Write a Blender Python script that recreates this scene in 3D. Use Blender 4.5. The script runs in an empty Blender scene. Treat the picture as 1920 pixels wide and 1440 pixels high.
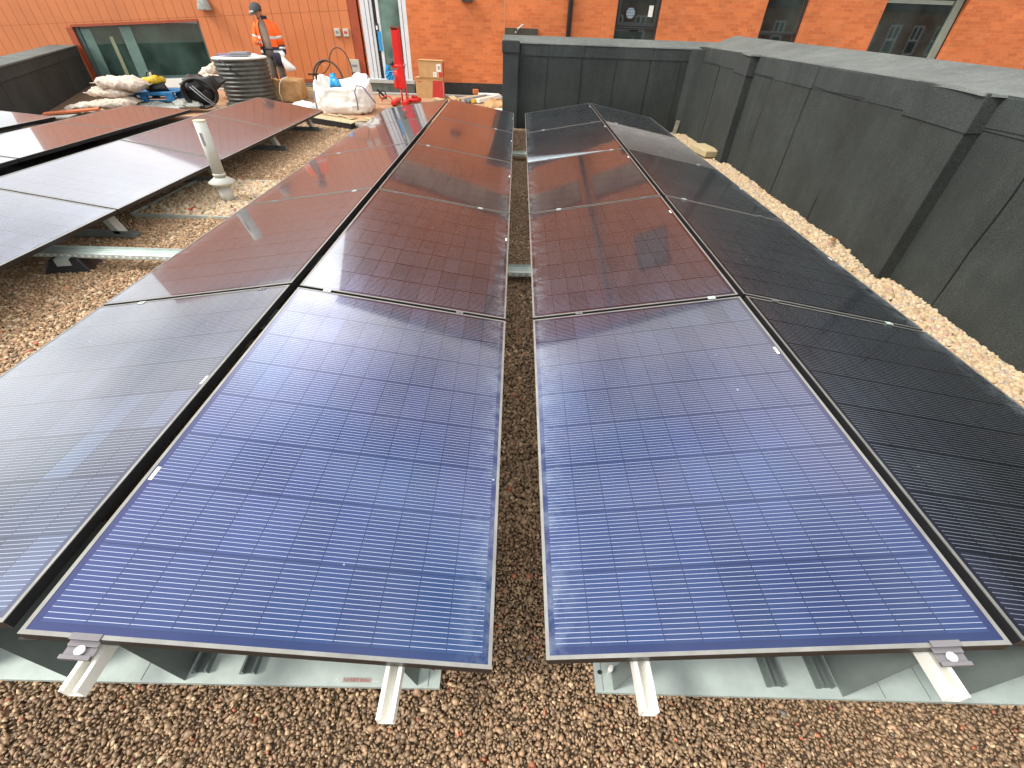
import bpy, bmesh, math, random
import numpy as np
from mathutils import Vector, Matrix, Euler, noise
random.seed(7); rng = np.random.default_rng(11)
R = math.radians; PI = math.pi
S = bpy.context.scene; COL = S.collection

# ---------------------------------------------------------------- camera
CAM = Vector((-.0557, -.4282, 1.4057))
yaw, pitch, roll, FPX = .0136, .6972, .0371, 821.76
fw = Vector((math.sin(yaw)*math.cos(pitch), math.cos(yaw)*math.cos(pitch), -math.sin(pitch)))
rt = Vector((math.cos(yaw), -math.sin(yaw), 0)); up = rt.cross(fw)
r2 = rt*math.cos(roll)+up*math.sin(roll); u2 = -rt*math.sin(roll)+up*math.cos(roll)
cd = bpy.data.cameras.new('camera'); cam = bpy.data.objects.new('camera', cd); COL.objects.link(cam)
cam.matrix_world = Matrix(((r2.x, u2.x, -fw.x, CAM.x), (r2.y, u2.y, -fw.y, CAM.y), (r2.z, u2.z, -fw.z, CAM.z), (0, 0, 0, 1)))
cd.sensor_width = 36; cd.lens = 36*FPX/1920; cd.clip_start = .05; cd.clip_end = 2000
S.camera = cam

# ---------------------------------------------------------------- light
S.view_settings.view_transform = 'Standard'; S.view_settings.look = 'None'
S.view_settings.gamma = 1; S.view_settings.exposure = 1.08
SUN_EL, SUN_AZ = R(48), R(-108)      # azimuth from +y clockwise: to the left of the camera
w = bpy.data.worlds.new('World'); S.world = w; w.use_nodes = True
nt = w.node_tree; N = nt.nodes; Lk = nt.links; N.clear()
wo = N.new('ShaderNodeOutputWorld'); bg = N.new('ShaderNodeBackground'); Lk.new(bg.outputs[0], wo.inputs[0])
sky = N.new('ShaderNodeTexSky'); sky.sky_type = 'NISHITA'; sky.sun_disc = False
sky.sun_elevation = SUN_EL; sky.sun_rotation = SUN_AZ; sky.air_density = 1; sky.dust_density = 2
tc = N.new('ShaderNodeTexCoord'); mp = N.new('ShaderNodeMapping'); mp.inputs['Scale'].default_value = (1, 1, 2.6)
mp.inputs['Rotation'].default_value = (0, 0, 1.2)
nz = N.new('ShaderNodeTexNoise'); nz.inputs['Scale'].default_value = 2.7; nz.inputs['Detail'].default_value = 5; nz.inputs['Roughness'].default_value = .5
Lk.new(tc.outputs['Generated'], mp.inputs[0]); Lk.new(mp.outputs[0], nz.inputs['Vector'])
cr = N.new('ShaderNodeValToRGB'); cr.color_ramp.elements[0].position = .33; cr.color_ramp.elements[0].color = (5.2, 5.3, 5.4, 1)
cr.color_ramp.elements[1].position = .56; cr.color_ramp.elements[1].color = (13.5, 13.2, 12.9, 1)
Lk.new(nz.outputs['Fac'], cr.inputs[0])
mx = N.new('ShaderNodeMixRGB'); mx.inputs[0].default_value = .86
# thin cloud lit brightly toward the front left, duller overhead
gv = N.new('ShaderNodeVectorMath'); gv.operation = 'DOT_PRODUCT'; ga, ge = R(-42), R(24)
gv.inputs[1].default_value = (math.sin(ga)*math.cos(ge), math.cos(ga)*math.cos(ge), math.sin(ge)); Lk.new(tc.outputs['Generated'], gv.inputs[0])
g1 = N.new('ShaderNodeMath'); g1.operation = 'MAXIMUM'; Lk.new(gv.outputs['Value'], g1.inputs[0]); g1.inputs[1].default_value = 0
g2 = N.new('ShaderNodeMath'); g2.operation = 'POWER'; Lk.new(g1.outputs[0], g2.inputs[0]); g2.inputs[1].default_value = 3.5
g3 = N.new('ShaderNodeMath'); g3.operation = 'MULTIPLY_ADD'; Lk.new(g2.outputs[0], g3.inputs[0]); g3.inputs[1].default_value = .14; g3.inputs[2].default_value = .86
hv = N.new('ShaderNodeVectorMath'); hv.operation = 'DOT_PRODUCT'; ha, he = R(-19), R(31)
hv.inputs[1].default_value = (math.sin(ha)*math.cos(he), math.cos(ha)*math.cos(he), math.sin(he)); Lk.new(tc.outputs['Generated'], hv.inputs[0])
h1 = N.new('ShaderNodeMath'); h1.operation = 'MAXIMUM'; Lk.new(hv.outputs['Value'], h1.inputs[0]); h1.inputs[1].default_value = 0
h2 = N.new('ShaderNodeMath'); h2.operation = 'POWER'; Lk.new(h1.outputs[0], h2.inputs[0]); h2.inputs[1].default_value = 60
h3 = N.new('ShaderNodeMath'); h3.operation = 'MULTIPLY_ADD'; Lk.new(h2.outputs[0], h3.inputs[0]); h3.inputs[1].default_value = 3.0; Lk.new(g3.outputs[0], h3.inputs[2])
gm = N.new('ShaderNodeVectorMath'); gm.operation = 'SCALE'; Lk.new(cr.outputs[0], gm.inputs[0]); Lk.new(h3.outputs[0], gm.inputs['Scale'])
Lk.new(sky.outputs[0], mx.inputs[1]); Lk.new(gm.outputs[0], mx.inputs[2]); Lk.new(mx.outputs[0], bg.inputs[0])
bg.inputs[1].default_value = .1
sd = bpy.data.lights.new('sun', 'SUN'); sd.energy = 1.5; sd.angle = R(12); sd.color = (1, .955, .88)
so = bpy.data.objects.new('sun', sd); COL.objects.link(so)
dv = Vector((math.sin(SUN_AZ)*math.cos(SUN_EL), math.cos(SUN_AZ)*math.cos(SUN_EL), math.sin(SUN_EL)))
so.rotation_euler = dv.to_track_quat('Z', 'Y').to_euler()

# ---------------------------------------------------------------- material helpers
class MT:
    def __init__(s, name, base=(.5, .5, .5), rough=.6, metal=0, spec=.5):
        s.m = bpy.data.materials.new(name); s.m.use_nodes = True; s.t = s.m.node_tree
        s.b = s.t.nodes['Principled BSDF']
        s.b.inputs['Base Color'].default_value = (*base, 1); s.b.inputs['Roughness'].default_value = rough
        s.b.inputs['Metallic'].default_value = metal; s.b.inputs['Specular IOR Level'].default_value = spec
    def n(s, typ, **k):
        o = s.t.nodes.new(typ)
        for a, b in k.items(): setattr(o, a, b)
        return o
    def L(s, a, b): s.t.links.new(a, b)
    def val(s, x, sock):
        if isinstance(x, (int, float)): sock.default_value = x
        else: s.L(x, sock)
    def math(s, op, a, b=0., c=None):
        o = s.n('ShaderNodeMath', operation=op); s.val(a, o.inputs[0]); s.val(b, o.inputs[1])
        if c is not None: s.val(c, o.inputs[2])
        return o.outputs[0]
    def coord(s, kind='Object', scale=(1, 1, 1), rot=(0, 0, 0)):
        t = s.n('ShaderNodeTexCoord'); m = s.n('ShaderNodeMapping')
        m.inputs['Scale'].default_value = scale; m.inputs['Rotation'].default_value = rot
        s.L(t.outputs[kind], m.inputs[0]); return m.outputs[0]
    def noise(s, vec, scale, detail=3, rough=.5):
        o = s.n('ShaderNodeTexNoise'); o.inputs['Scale'].default_value = scale; o.inputs['Detail'].default_value = detail
        o.inputs['Roughness'].default_value = rough
        if vec is not None: s.L(vec, o.inputs['Vector'])
        return o.outputs['Fac']
    def ramp(s, fac, stops):
        o = s.n('ShaderNodeValToRGB'); e = o.color_ramp.elements
        while len(e) < len(stops): e.new(.5)
        for k, (p, c) in enumerate(stops):
            e[k].position = p; e[k].color = (*c, 1) if len(c) == 3 else c
        s.L(fac, o.inputs[0]); return o.outputs[0]
    def mix(s, f, a, b, mode='MIX'):
        o = s.n('ShaderNodeMixRGB', blend_type=mode); s.val(f, o.inputs[0])
        for x, k in ((a, 1), (b, 2)):
            if isinstance(x, tuple): o.inputs[k].default_value = (*x, 1)
            else: s.L(x, o.inputs[k])
        return o.outputs[0]
    def base(s, c): s.L(c, s.b.inputs['Base Color'])
    def bump(s, h, strength=.3, dist=.01):
        o = s.n('ShaderNodeBump'); o.inputs['Strength'].default_value = strength; o.inputs['Distance'].default_value = dist
        s.L(h, o.inputs['Height']); s.L(o.outputs[0], s.b.inputs['Normal'])
def simple(name, c, rough=.6, metal=0, var=.12, scale=6, bump=0, bs=60, spec=.5):
    """a plain colour broken up by wear: slow and fine noise in value"""
    M = MT(name, c, rough, metal, spec); v = M.coord('Object')
    a = M.noise(v, scale, 4, .6)
    lo = tuple(x*(1-var) for x in c); hi = tuple(min(1, x*(1+var)) for x in c)
    M.base(M.ramp(a, [(.3, lo), (.7, hi)]))
    if bump: M.bump(M.noise(v, bs, 3), bump, .004)
    return M.m

def m_cells(name, dusty=False):
    M = MT(name, (.01, .012, .03), .12)
    uv = M.n('ShaderNodeTexCoord').outputs['UV']
    sp = M.n('ShaderNodeSeparateXYZ'); M.L(uv, sp.inputs[0]); u, v = sp.outputs[0], sp.outputs[1]   # u 0..1.205, v 0..1.838
    PU, PV, U0, V0 = .1045, .2230, .028, .030
    cu = M.math('DIVIDE', M.math('SUBTRACT', u, U0), PU); cv = M.math('DIVIDE', M.math('SUBTRACT', v, V0), PV)
    inside = M.math('MULTIPLY', M.math('MULTIPLY', M.math('GREATER_THAN', cu, 0), M.math('LESS_THAN', cu, 11)),
                    M.math('MULTIPLY', M.math('GREATER_THAN', cv, 0), M.math('LESS_THAN', cv, 8)))
    fu, fv = M.math('FRACT', cu), M.math('FRACT', cv)
    # distance to the nearest column / row gap, in metres
    du = M.math('MULTIPLY', M.math('SUBTRACT', .5, M.math('ABSOLUTE', M.math('SUBTRACT', fu, .5))), PU)
    dvv = M.math('MULTIPLY', M.math('SUBTRACT', .5, M.math('ABSOLUTE', M.math('SUBTRACT', fv, .5))), PV)
    gap = M.math('MAXIMUM', M.math('MULTIPLY', M.math('LESS_THAN', du, .0008), .6), M.math('MULTIPLY', M.math('LESS_THAN', dvv, .0014), .62))
    # fifteen collector wires along each row of cells
    tw = M.math('DIVIDE', M.math('SUBTRACT', M.math('MULTIPLY', fv, PV), .0115), .01429)
    wd = M.math('MULTIPLY', M.math('ABSOLUTE', M.math('SUBTRACT', M.math('FRACT', M.math('ADD', tw, .5)), .5)), .01429)
    wire = M.math('MULTIPLY', M.math('LESS_THAN', wd, .00075),
                  M.math('MULTIPLY', M.math('GREATER_THAN', tw, -.4), M.math('LESS_THAN', tw, 14.4)))
    wire = M.math('MULTIPLY', M.math('MULTIPLY', wire, M.math('GREATER_THAN', du, .0016)), inside)
    # per-cell tone
    oi = M.n('ShaderNodeObjectInfo')
    cb = M.n('ShaderNodeCombineXYZ'); M.L(M.math('FLOOR', cu), cb.inputs[0]); M.L(M.math('FLOOR', cv), cb.inputs[1])
    M.L(M.math('MULTIPLY', oi.outputs['Random'], 97.), cb.inputs[2])
    wn = M.n('ShaderNodeTexWhiteNoise', noise_dimensions='3D'); M.L(cb.outputs[0], wn.inputs[0])
    # anti-reflective thin film: blue seen from above, fading to brown-black at a low angle as such films do
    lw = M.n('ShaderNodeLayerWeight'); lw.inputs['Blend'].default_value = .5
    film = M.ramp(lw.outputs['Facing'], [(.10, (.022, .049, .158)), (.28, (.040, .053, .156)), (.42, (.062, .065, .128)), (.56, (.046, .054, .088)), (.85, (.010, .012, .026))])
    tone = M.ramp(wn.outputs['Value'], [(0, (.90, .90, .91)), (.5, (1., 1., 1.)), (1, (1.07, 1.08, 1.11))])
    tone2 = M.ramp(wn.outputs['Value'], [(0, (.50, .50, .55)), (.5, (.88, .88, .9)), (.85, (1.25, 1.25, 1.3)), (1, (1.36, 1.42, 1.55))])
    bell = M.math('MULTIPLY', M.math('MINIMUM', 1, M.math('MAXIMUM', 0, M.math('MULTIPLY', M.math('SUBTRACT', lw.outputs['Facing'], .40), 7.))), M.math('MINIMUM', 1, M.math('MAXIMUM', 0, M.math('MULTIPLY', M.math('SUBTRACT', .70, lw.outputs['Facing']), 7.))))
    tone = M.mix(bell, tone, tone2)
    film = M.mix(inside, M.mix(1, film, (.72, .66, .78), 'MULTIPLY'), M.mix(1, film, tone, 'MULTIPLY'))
    film = M.mix(M.math('MULTIPLY', gap, inside), film, (.006, .006, .012))
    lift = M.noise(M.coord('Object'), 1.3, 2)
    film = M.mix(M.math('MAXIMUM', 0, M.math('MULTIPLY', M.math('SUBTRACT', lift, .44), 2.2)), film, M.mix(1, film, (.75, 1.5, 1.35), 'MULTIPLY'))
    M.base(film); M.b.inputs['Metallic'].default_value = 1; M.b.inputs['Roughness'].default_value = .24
    M.b.inputs['Coat Weight'].default_value = 1; M.b.inputs['Coat IOR'].default_value = 1.44
    M.L(M.math('MULTIPLY_ADD', M.noise(M.coord('Object'), 1.5, 1), .04, .030), M.b.inputs['Coat Roughness'])
    # wires
    W = M.n('ShaderNodeBsdfPrincipled'); W.inputs['Base Color'].default_value = (.45, .50, .61, 1)
    W.inputs['Metallic'].default_value = .85; W.inputs['Roughness'].default_value = .34
    ms = M.n('ShaderNodeMixShader'); M.L(wire, ms.inputs[0]); M.L(M.b.outputs[0], ms.inputs[1]); M.L(W.outputs[0], ms.inputs[2])
    # dust: washed to the lower edge, specks and streaks
    dcol = (.50, .60, .66) if not dusty else (.42, .40, .38)
    D = M.n('ShaderNodeBsdfDiffuse'); D.inputs[0].default_value = (*dcol, 1)
    att = M.n('ShaderNodeAttribute', attribute_type='OBJECT', attribute_name='low_edge')   # 0: low edge at u=0, 1: at u=W
    e1 = M.math('ABSOLUTE', M.math('SUBTRACT', M.math('MULTIPLY', att.outputs['Fac'], 1.205), u))
    edge = M.math('MAXIMUM', 0, M.math('SUBTRACT', 1, M.math('DIVIDE', e1, .17)))
    cvn = M.n('ShaderNodeCombineXYZ'); M.L(u, cvn.inputs[0]); M.L(v, cvn.inputs[1]); M.L(M.math('MULTIPLY', oi.outputs['Random'], 31.), cvn.inputs[2])
    nn = M.noise(cvn.outputs[0], 14, 6, .7)
    k1 = M.math('MULTIPLY', M.math('POWER', edge, 1.6), M.math('MAXIMUM', 0, M.math('MULTIPLY', M.math('SUBTRACT', nn, .42), 1.5)))
    vo = M.n('ShaderNodeTexVoronoi'); vo.inputs['Scale'].default_value = 11; M.L(cvn.outputs[0], vo.inputs['Vector'])
    sz = M.n('ShaderNodeSeparateColor'); M.L(vo.outputs['Color'], sz.inputs[0])
    spk = M.math('MULTIPLY', M.math('LESS_THAN', vo.outputs['Distance'], M.math('MULTIPLY', M.math('POWER', sz.outputs[0], 6.), .055)), .55)
    n2 = M.noise(cvn.outputs[0], 2.0, 5, .65)
    st = M.n('ShaderNodeMapping'); st.inputs['Scale'].default_value = (3.2, 1.1, 1); st.inputs['Rotation'].default_value = (0, 0, .5); M.L(cvn.outputs[0], st.inputs[0])
    n3 = M.noise(st.outputs[0], 7, 7, .72)
    film_d = M.math('ADD', M.math('MULTIPLY', M.math('MAXIMUM', 0, M.math('SUBTRACT', n2, .40)), .045), M.math('MULTIPLY', M.math('MAXIMUM', 0, M.math('SUBTRACT', n3, .62)), .28))
    at2 = M.n('ShaderNodeAttribute', attribute_type='OBJECT', attribute_name='front_wedge')  # strength of the pale wedge along the front edge
    pale_wedge = M.math('MULTIPLY', M.math('MULTIPLY', at2.outputs['Fac'], M.math('MAXIMUM', 0, M.math('SUBTRACT', 1, M.math('DIVIDE', v, M.math('MAXIMUM', .02, M.math('MULTIPLY_ADD', u, -.30, .34)))))), M.math('MULTIPLY_ADD', nn, .8, .35))
    k = M.math('ADD', M.math('ADD', M.math('MULTIPLY', k1, .55), M.math('MAXIMUM', spk, pale_wedge)), film_d)
    if dusty: k = M.math('ADD', k, M.math('ADD', M.math('MULTIPLY', M.noise(cvn.outputs[0], 30, 6, .8), .22), M.math('MULTIPLY', n2, M.math('MULTIPLY_ADD', v, .26, .0))))
    m2 = M.n('ShaderNodeMixShader'); M.L(M.math('MINIMUM', k, .8), m2.inputs[0]); M.L(ms.outputs[0], m2.inputs[1]); M.L(D.outputs[0], m2.inputs[2])
    M.L(m2.outputs[0], M.t.nodes['Material Output'].inputs[0])
    return M.m
def m_brick(name, c1, c2, mort):
    M = MT(name, c1, .85); v = M.coord('Object', rot=(R(-90), 0, 0))
    # object coordinates: x along the wall, z up -> brick texture in x,y
    sx = M.n('ShaderNodeSeparateXYZ'); t = M.n('ShaderNodeTexCoord'); M.L(t.outputs['Object'], sx.inputs[0])
    cb = M.n('ShaderNodeCombineXYZ'); M.L(M.math('ADD', sx.outputs[0], sx.outputs[1]), cb.inputs[0]); M.L(sx.outputs[2], cb.inputs[1])
    b = M.n('ShaderNodeTexBrick'); M.L(cb.outputs[0], b.inputs['Vector'])
    for k, x in (('Scale', 1), ('Brick Width', .225), ('Row Height', .075), ('Mortar Size', .006), ('Mortar Smooth', .2), ('Bias', -.1)): b.inputs[k].default_value = x
    b.offset = .5
    b.inputs['Color1'].default_value = (*c1, 1); b.inputs['Color2'].default_value = (*c2, 1); b.inputs['Mortar'].default_value = (*mort, 1)
    big = M.noise(cb.outputs[0], .9, 4, .6); fine = M.noise(cb.outputs[0], 30, 3, .6)
    c = M.mix(1, b.outputs['Color'], M.ramp(big, [(.3, (.82, .82, .82)), (.7, (1.12, 1.1, 1.08))]), 'MULTIPLY')
    c = M.mix(1, c, M.ramp(fine, [(.25, (.82, .80, .78)), (.75, (1.12, 1.12, 1.12))]), 'MULTIPLY')
    # pale lime bloom in patches
    bl = M.noise(cb.outputs[0], 1.6, 6, .75)
    c = M.mix(M.math('MULTIPLY', M.math('MAXIMUM', 0, M.math('SUBTRACT', bl, .55)), .9), c, (.62, .36, .24))
    M.base(c); M.bump(M.math('ADD', b.outputs['Fac'], M.math('MULTIPLY', fine, -.6)), -.5, .006)
    return M.m
def m_felt(name, c, light):
    M = MT(name, c, .9, 0, .3); v = M.coord('Object')
    g = M.noise(v, 130, 3, .75); b = M.noise(v, 1.4, 6, .7)
    co = M.ramp(b, [(.3, tuple(x*.72 for x in c)), (.7, tuple(x*1.25 for x in c))])
    co = M.mix(1, co, M.ramp(g, [(.3, (.45, .45, .45)), (.6, (1.15, 1.15, 1.15)), (.72, light)]), 'MULTIPLY')
    sv = M.noise(M.coord('Object', (3.5, 3.5, .35)), 2.2, 5, .7)
    co = M.mix(1, co, M.ramp(sv, [(.35, (.90, .90, .90)), (.58, (1, 1, 1)), (.75, (1.28, 1.27, 1.22))]), 'MULTIPLY')
    M.base(co); M.bump(g, .7, .004); return M.m
def m_stone(name, stops, rough=.75, spec=.5):
    M = MT(name, (.3, .2, .12), rough, 0, spec)
    g = M.n('ShaderNodeNewGeometry')
    c = M.ramp(g.outputs['Random Per Island'], stops)
    f = M.noise(M.coord('Object'), 260, 3, .6)
    c = M.mix(1, c, M.ramp(f, [(.3, (.72, .70, .68)), (.7, (1.2, 1.2, 1.2))]), 'MULTIPLY')
    M.base(c); return M.m
def m_galv(name, c=(.50, .56, .53)):
    M = MT(name, c, .42, .30); v = M.coord('Object')
    vo = M.n('ShaderNodeTexVoronoi'); vo.inputs['Scale'].default_value = 45; M.L(v, vo.inputs['Vector'])
    a = M.noise(v, 5, 5, .65)
    co = M.mix(.25, M.ramp(a, [(.3, tuple(x*.78 for x in c)), (.7, tuple(min(1, x*1.12) for x in c))]), M.ramp(vo.outputs['Distance'], [(0, tuple(x*.8 for x in c)), (1, c)]))
    M.base(co); M.L(M.math('MULTIPLY_ADD', a, .3, .28), M.b.inputs['Roughness']); return M.m
def m_glass(name, c=(.02, .03, .028), rough=.03):
    M = MT(name, c, rough, 0, .9); v = M.coord('Object')
    M.base(M.ramp(M.noise(v, 1.2, 3), [(.35, tuple(x*.5 for x in c)), (.65, tuple(x*2 for x in c))]))
    M.b.inputs['Coat Weight'].default_value = 1; M.b.inputs['Coat Roughness'].default_value = .02
    return M.m
def m_wood(name, c, sc=(1, 14, 14)):
    M = MT(name, c, .75); v = M.coord('Object', sc); a = M.noise(v, 3, 5, .65)
    M.base(M.ramp(a, [(.3, tuple(x*.65 for x in c)), (.7, tuple(min(1, x*1.2) for x in c))])); M.bump(a, .3, .004); return M.m

m = dict(
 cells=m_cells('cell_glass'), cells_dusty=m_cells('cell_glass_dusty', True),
 frame=simple('skylit_anodised', (.27, .27, .25), .42, .6, .2, 8),  # frame lip: sky sheen on dark metal painted in as pale grey
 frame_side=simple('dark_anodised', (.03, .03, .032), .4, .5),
 galv=m_galv('galvanised', (.52, .60, .56)), galv_d=m_galv('galvanised_dull', (.17, .20, .19)), alu=simple('aluminium', (.88, .87, .80), .38, .15, .05),
 clampm=simple('clamp_grey', (.20, .19, .20), .45, .5), white=simple('white_plastic', (.78, .78, .75), .5, 0, .06),
 rust=simple('rust', (.20, .07, .04), .8), felt=m_felt('mineral_felt', (.039, .045, .041), (2.4, 2.4, 2.3)),
 felt_t=m_felt('skylit_felt', (.135, .150, .141), (1.7, 1.7, 1.7)), felt_w=m_felt('capped_felt', (.045, .052, .049), (2.4, 2.4, 2.3)),  # coping felt is paler: brighter light on the top painted into its colour
 brick=m_brick('orange_brick', (.64, .185, .055), (.50, .125, .034), (.54, .20, .085)),
 clad=simple('terracotta_cladding', (.57, .185, .062), .55, 0, .07, 1.6, .05), clad_d=simple('cladding_trim', (.34, .065, .022), .5, 0, .1),
 dark=simple('dark_void', (.01, .01, .01), .9), wframe=simple('grey_window_frame', (.035, .042, .042), .4, 0, .1),
 white_frame=simple('white_door_frame', (.66, .70, .72), .4, 0, .06), glass=m_glass('window_glass'), glass_g=m_glass('green_glass', (.10, .17, .145), .06),
 slate=simple('black_plinth', (.018, .017, .016), .7, 0, .5, 9), sill=simple('stone_sill', (.42, .42, .38), .7),
 cream=simple('cream_plastic', (.50, .50, .44), .5, 0, .08), cream_c=simple('pipe_cap', (.62, .57, .34), .6),
 gravelbase=simple('gravel_bed', (.12, .08, .048), .95, 0, .5, 90, .8, 120),
 ply=m_wood('plywood', (.46, .27, .15), (3, 3, 3)), timber=m_wood('pale_timber', (.52, .42, .24)), timber2=m_wood('grey_timber', (.30, .28, .22)),
 sack=simple('woven_sack', (.60, .51, .42), .85, 0, .30, 14, .8, 60), sackg=simple('grey_sack', (.30, .31, .28), .6, 0, .3, 14, .4, 50),
 bulk=simple('white_woven', (.74, .72, .66), .8, 0, .07, 7, .35, 30), strap=simple('lilac_strap', (.20, .17, .26), .7),
 blue=simple('blue_paint', (.02, .16, .36), .6, 0, .35, 12), bluep=simple('blue_film', (.02, .30, .62), .35, 0, .3, 20), yellow=simple('yellow_fabric', (.55, .36, .01), .55, 0, .3, 20),
 black=simple('black_rubber', (.012, .012, .012), .5, 0, .3), tank=simple('tank_plastic', (.055, .06, .052), .42, 0, .35, 9), red=simple('red_paint', (.62, .015, .012), .35, 0, .12),
 card=simple('cardboard', (.52, .32, .14), .85, 0, .1, 5), cardred=simple('red_print', (.50, .035, .03), .7), paper=simple('brown_paper', (.47, .28, .12), .7, 0, .25, 9, .8, 22),
 label=simple('white_label', (.80, .80, .76), .6, 0, .04), grey=simple('mid_grey', (.22, .23, .25), .6), orangeboard=simple('orange_board', (.58, .15, .05), .6),
 skin=simple('skin', (.46, .22, .14), .55, 0, .08), hivis=simple('hi_vis_orange', (.95, .13, .005), .6, 0, .1, 12), navy=simple('navy_cloth', (.025, .022, .045), .8),
 silver=simple('reflective_tape', (.62, .62, .58), .35, .2, .05), trous=simple('grey_trousers', (.13, .115, .095), .85, 0, .2, 10, .4, 40), shirt=simple('taupe_shirt', (.27, .21, .165), .85, 0, .15),
 capm=simple('cap_fabric', (.06, .07, .07), .8, 0, .2), redp=simple('red_plastic', (.6, .03, .02), .4), txtred=simple('red_print_ink', (.42, .03, .03), .6),
)
m['pebble'] = m_stone('pea_gravel', [(0, (.15, .10, .06)), (.16, (.25, .165, .095)), (.36, (.33, .21, .12)), (.50, (.22, .16, .095)), (.66, (.40, .25, .145)), (.80, (.30, .205, .12)), (.90, (.48, .32, .18)), (.97, (.62, .47, .29)), (.985, (.45, .12, .05)), (1, (.13, .14, .13))], .45, .6)
m['glass_o'] = m_glass('olive_glass', (.13, .12, .07), .2)
m['pebble_pale'] = m_stone('pale_pea_gravel', [(0, (.17, .115, .065)), (.25, (.33, .205, .11)), (.45, (.42, .26, .14)), (.62, (.28, .20, .11)), (.76, (.52, .34, .18)), (.9, (.55, .42, .27)), (.97, (.62, .50, .34)), (1, (.42, .12, .06))], .6, .5)  # same gravel in a lighter tone for the left lane
m['cobble'] = m_stone('pale_cobbles', [(0, (.40, .28, .15)), (.3, (.55, .43, .26)), (.55, (.45, .38, .27)), (.75, (.62, .50, .32)), (.9, (.45, .26, .18)), (1, (.34, .33, .30))], .7)

# ---------------------------------------------------------------- mesh helpers
class MB:
    def __init__(s): s.v = []; s.f = []; s.mi = []; s.sm = []
    def add(s, vs, fs, mi=0, smooth=False):
        o = len(s.v); s.v += [tuple(x) for x in vs]; s.f += [tuple(i+o for i in f) for f in fs]
        s.mi += [mi]*len(fs); s.sm += [smooth]*len(fs); return s
    def hexa(s, p, mi=0):     # eight corners: 0-3 bottom ccw, 4-7 top ccw
        return s.add(p, [(3, 2, 1, 0), (4, 5, 6, 7), (0, 1, 5, 4), (1, 2, 6, 5), (2, 3, 7, 6), (3, 0, 4, 7)], mi)
    def box(s, x0, x1, y0, y1, z0, z1, mi=0):
        return s.hexa([(x0, y0, z0), (x1, y0, z0), (x1, y1, z0), (x0, y1, z0), (x0, y0, z1), (x1, y0, z1), (x1, y1, z1), (x0, y1, z1)], mi)
    def obox(s, c, sx, sy, sz, rot=(0, 0, 0), mi=0):
        M = Euler(rot).to_matrix(); c = Vector(c); P = []
        for z in (-.5, .5):
            for x, y in ((-.5, -.5), (.5, -.5), (.5, .5), (-.5, .5)): P.append(c+M@Vector((x*sx, y*sy, z*sz)))
        return s.hexa(P, mi)
    def tube(s, pts, r, n=8, mi=0, cap=True):
        pts = [Vector(p) for p in pts]; k = len(pts); rs = r if isinstance(r, (list, tuple)) else [r]*k
        vs = []; ref = None
        for i, p in enumerate(pts):
            d = (pts[min(i+1, k-1)]-pts[max(i-1, 0)]).normalized()
            if ref is None: ref = Vector((0, 0, 1)) if abs(d.z) < .9 else Vector((1, 0, 0))
            a = (ref-d*ref.dot(d)).normalized(); ref = a; b = d.cross(a)
            for j in range(n): t = 2*PI*j/n; vs.append(p+(a*math.cos(t)+b*math.sin(t))*rs[i])
        fs = [(i*n+j, i*n+(j+1) % n, (i+1)*n+(j+1) % n, (i+1)*n+j) for i in range(k-1) for j in range(n)]
        s.add(vs, fs, mi, True)
        if cap: o = len(s.v)-len(vs); s.f += [tuple(o+j for j in reversed(range(n))), tuple(o+(k-1)*n+j for j in range(n))]; s.mi += [mi]*2; s.sm += [False]*2
        return s
    def loft(s, rings, mi=0, cap=True, smooth=True):
        n = len(rings[0]); k = len(rings); o = len(s.v)
        s.add([p for r in rings for p in r], [(i*n+j, i*n+(j+1) % n, (i+1)*n+(j+1) % n, (i+1)*n+j) for i in range(k-1) for j in range(n)], mi, smooth)
        if cap: s.f += [tuple(o+j for j in reversed(range(n))), tuple(o+(k-1)*n+j for j in range(n))]; s.mi += [mi]*2; s.sm += [smooth]*2
        return s
    def build(s, name, mats, parent=None, bevel=0, loc=None, rot=None):
        me = bpy.data.meshes.new(name); me.from_pydata(s.v, [], s.f)
        for a in (mats if isinstance(mats, (list, tuple)) else [mats]): me.materials.append(m[a] if isinstance(a, str) else a)
        me.polygons.foreach_set('material_index', s.mi); me.polygons.foreach_set('use_smooth', s.sm); me.update()
        o = bpy.data.objects.new(name, me); COL.objects.link(o)
        if parent: o.parent = parent
        if loc: o.location = loc
        if rot: o.rotation_euler = rot
        if bevel:
            b = o.modifiers.new('bevel', 'BEVEL'); b.width = bevel; b.segments = 2; b.limit_method = 'ANGLE'
        return o
def tag(o, label=None, cat=None, group=None, kind=None):
    if label: o['label'] = label
    if cat: o['category'] = cat
    if group: o['group'] = group
    if kind: o['kind'] = kind
    return o
def thing(name, label, cat, loc=(0, 0, 0), rot=(0, 0, 0), group=None):
    o = bpy.data.objects.new(name, None); COL.objects.link(o); o.location = loc; o.rotation_euler = rot
    o.empty_display_size = .1
    return tag(o, label, cat, group)

# ---------------------------------------------------------------- roof surface
G = -.30
b = MB(); b.box(-60, 60, -40, 60, G-.35, G-.02); roof = b.build('roof_deck', 'gravelbase'); tag(roof, kind='structure')
# light brown boards of the walkway in front of the building
b = MB()
for (x0, x1, y0, y1, z) in [(-4.6, -2.35, 9.75, 12.0, .0), (-2.35, -.2, 9.95, 12.3, .004), (-4.3, -1.9, 12.0, 13.55, .008), (-1.9, .2, 12.3, 13.6, .002), (-9, -4.6, 9.6, 13.5, -.006)]:
    b.box(x0+.01, x1-.01, y0+.01, y1-.01, G-.02, G-.005+z)
tag(b.build('walkway', 'ply'), kind='structure')
b = MB(); b.box(-4.2, .0, 13.62, 13.86, G-.02, G+.025); b.box(-11, -4.3, 13.55, 13.8, G-.1, G+.0)
tag(b.build('path_edging', 'sill'), kind='structure')

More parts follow.
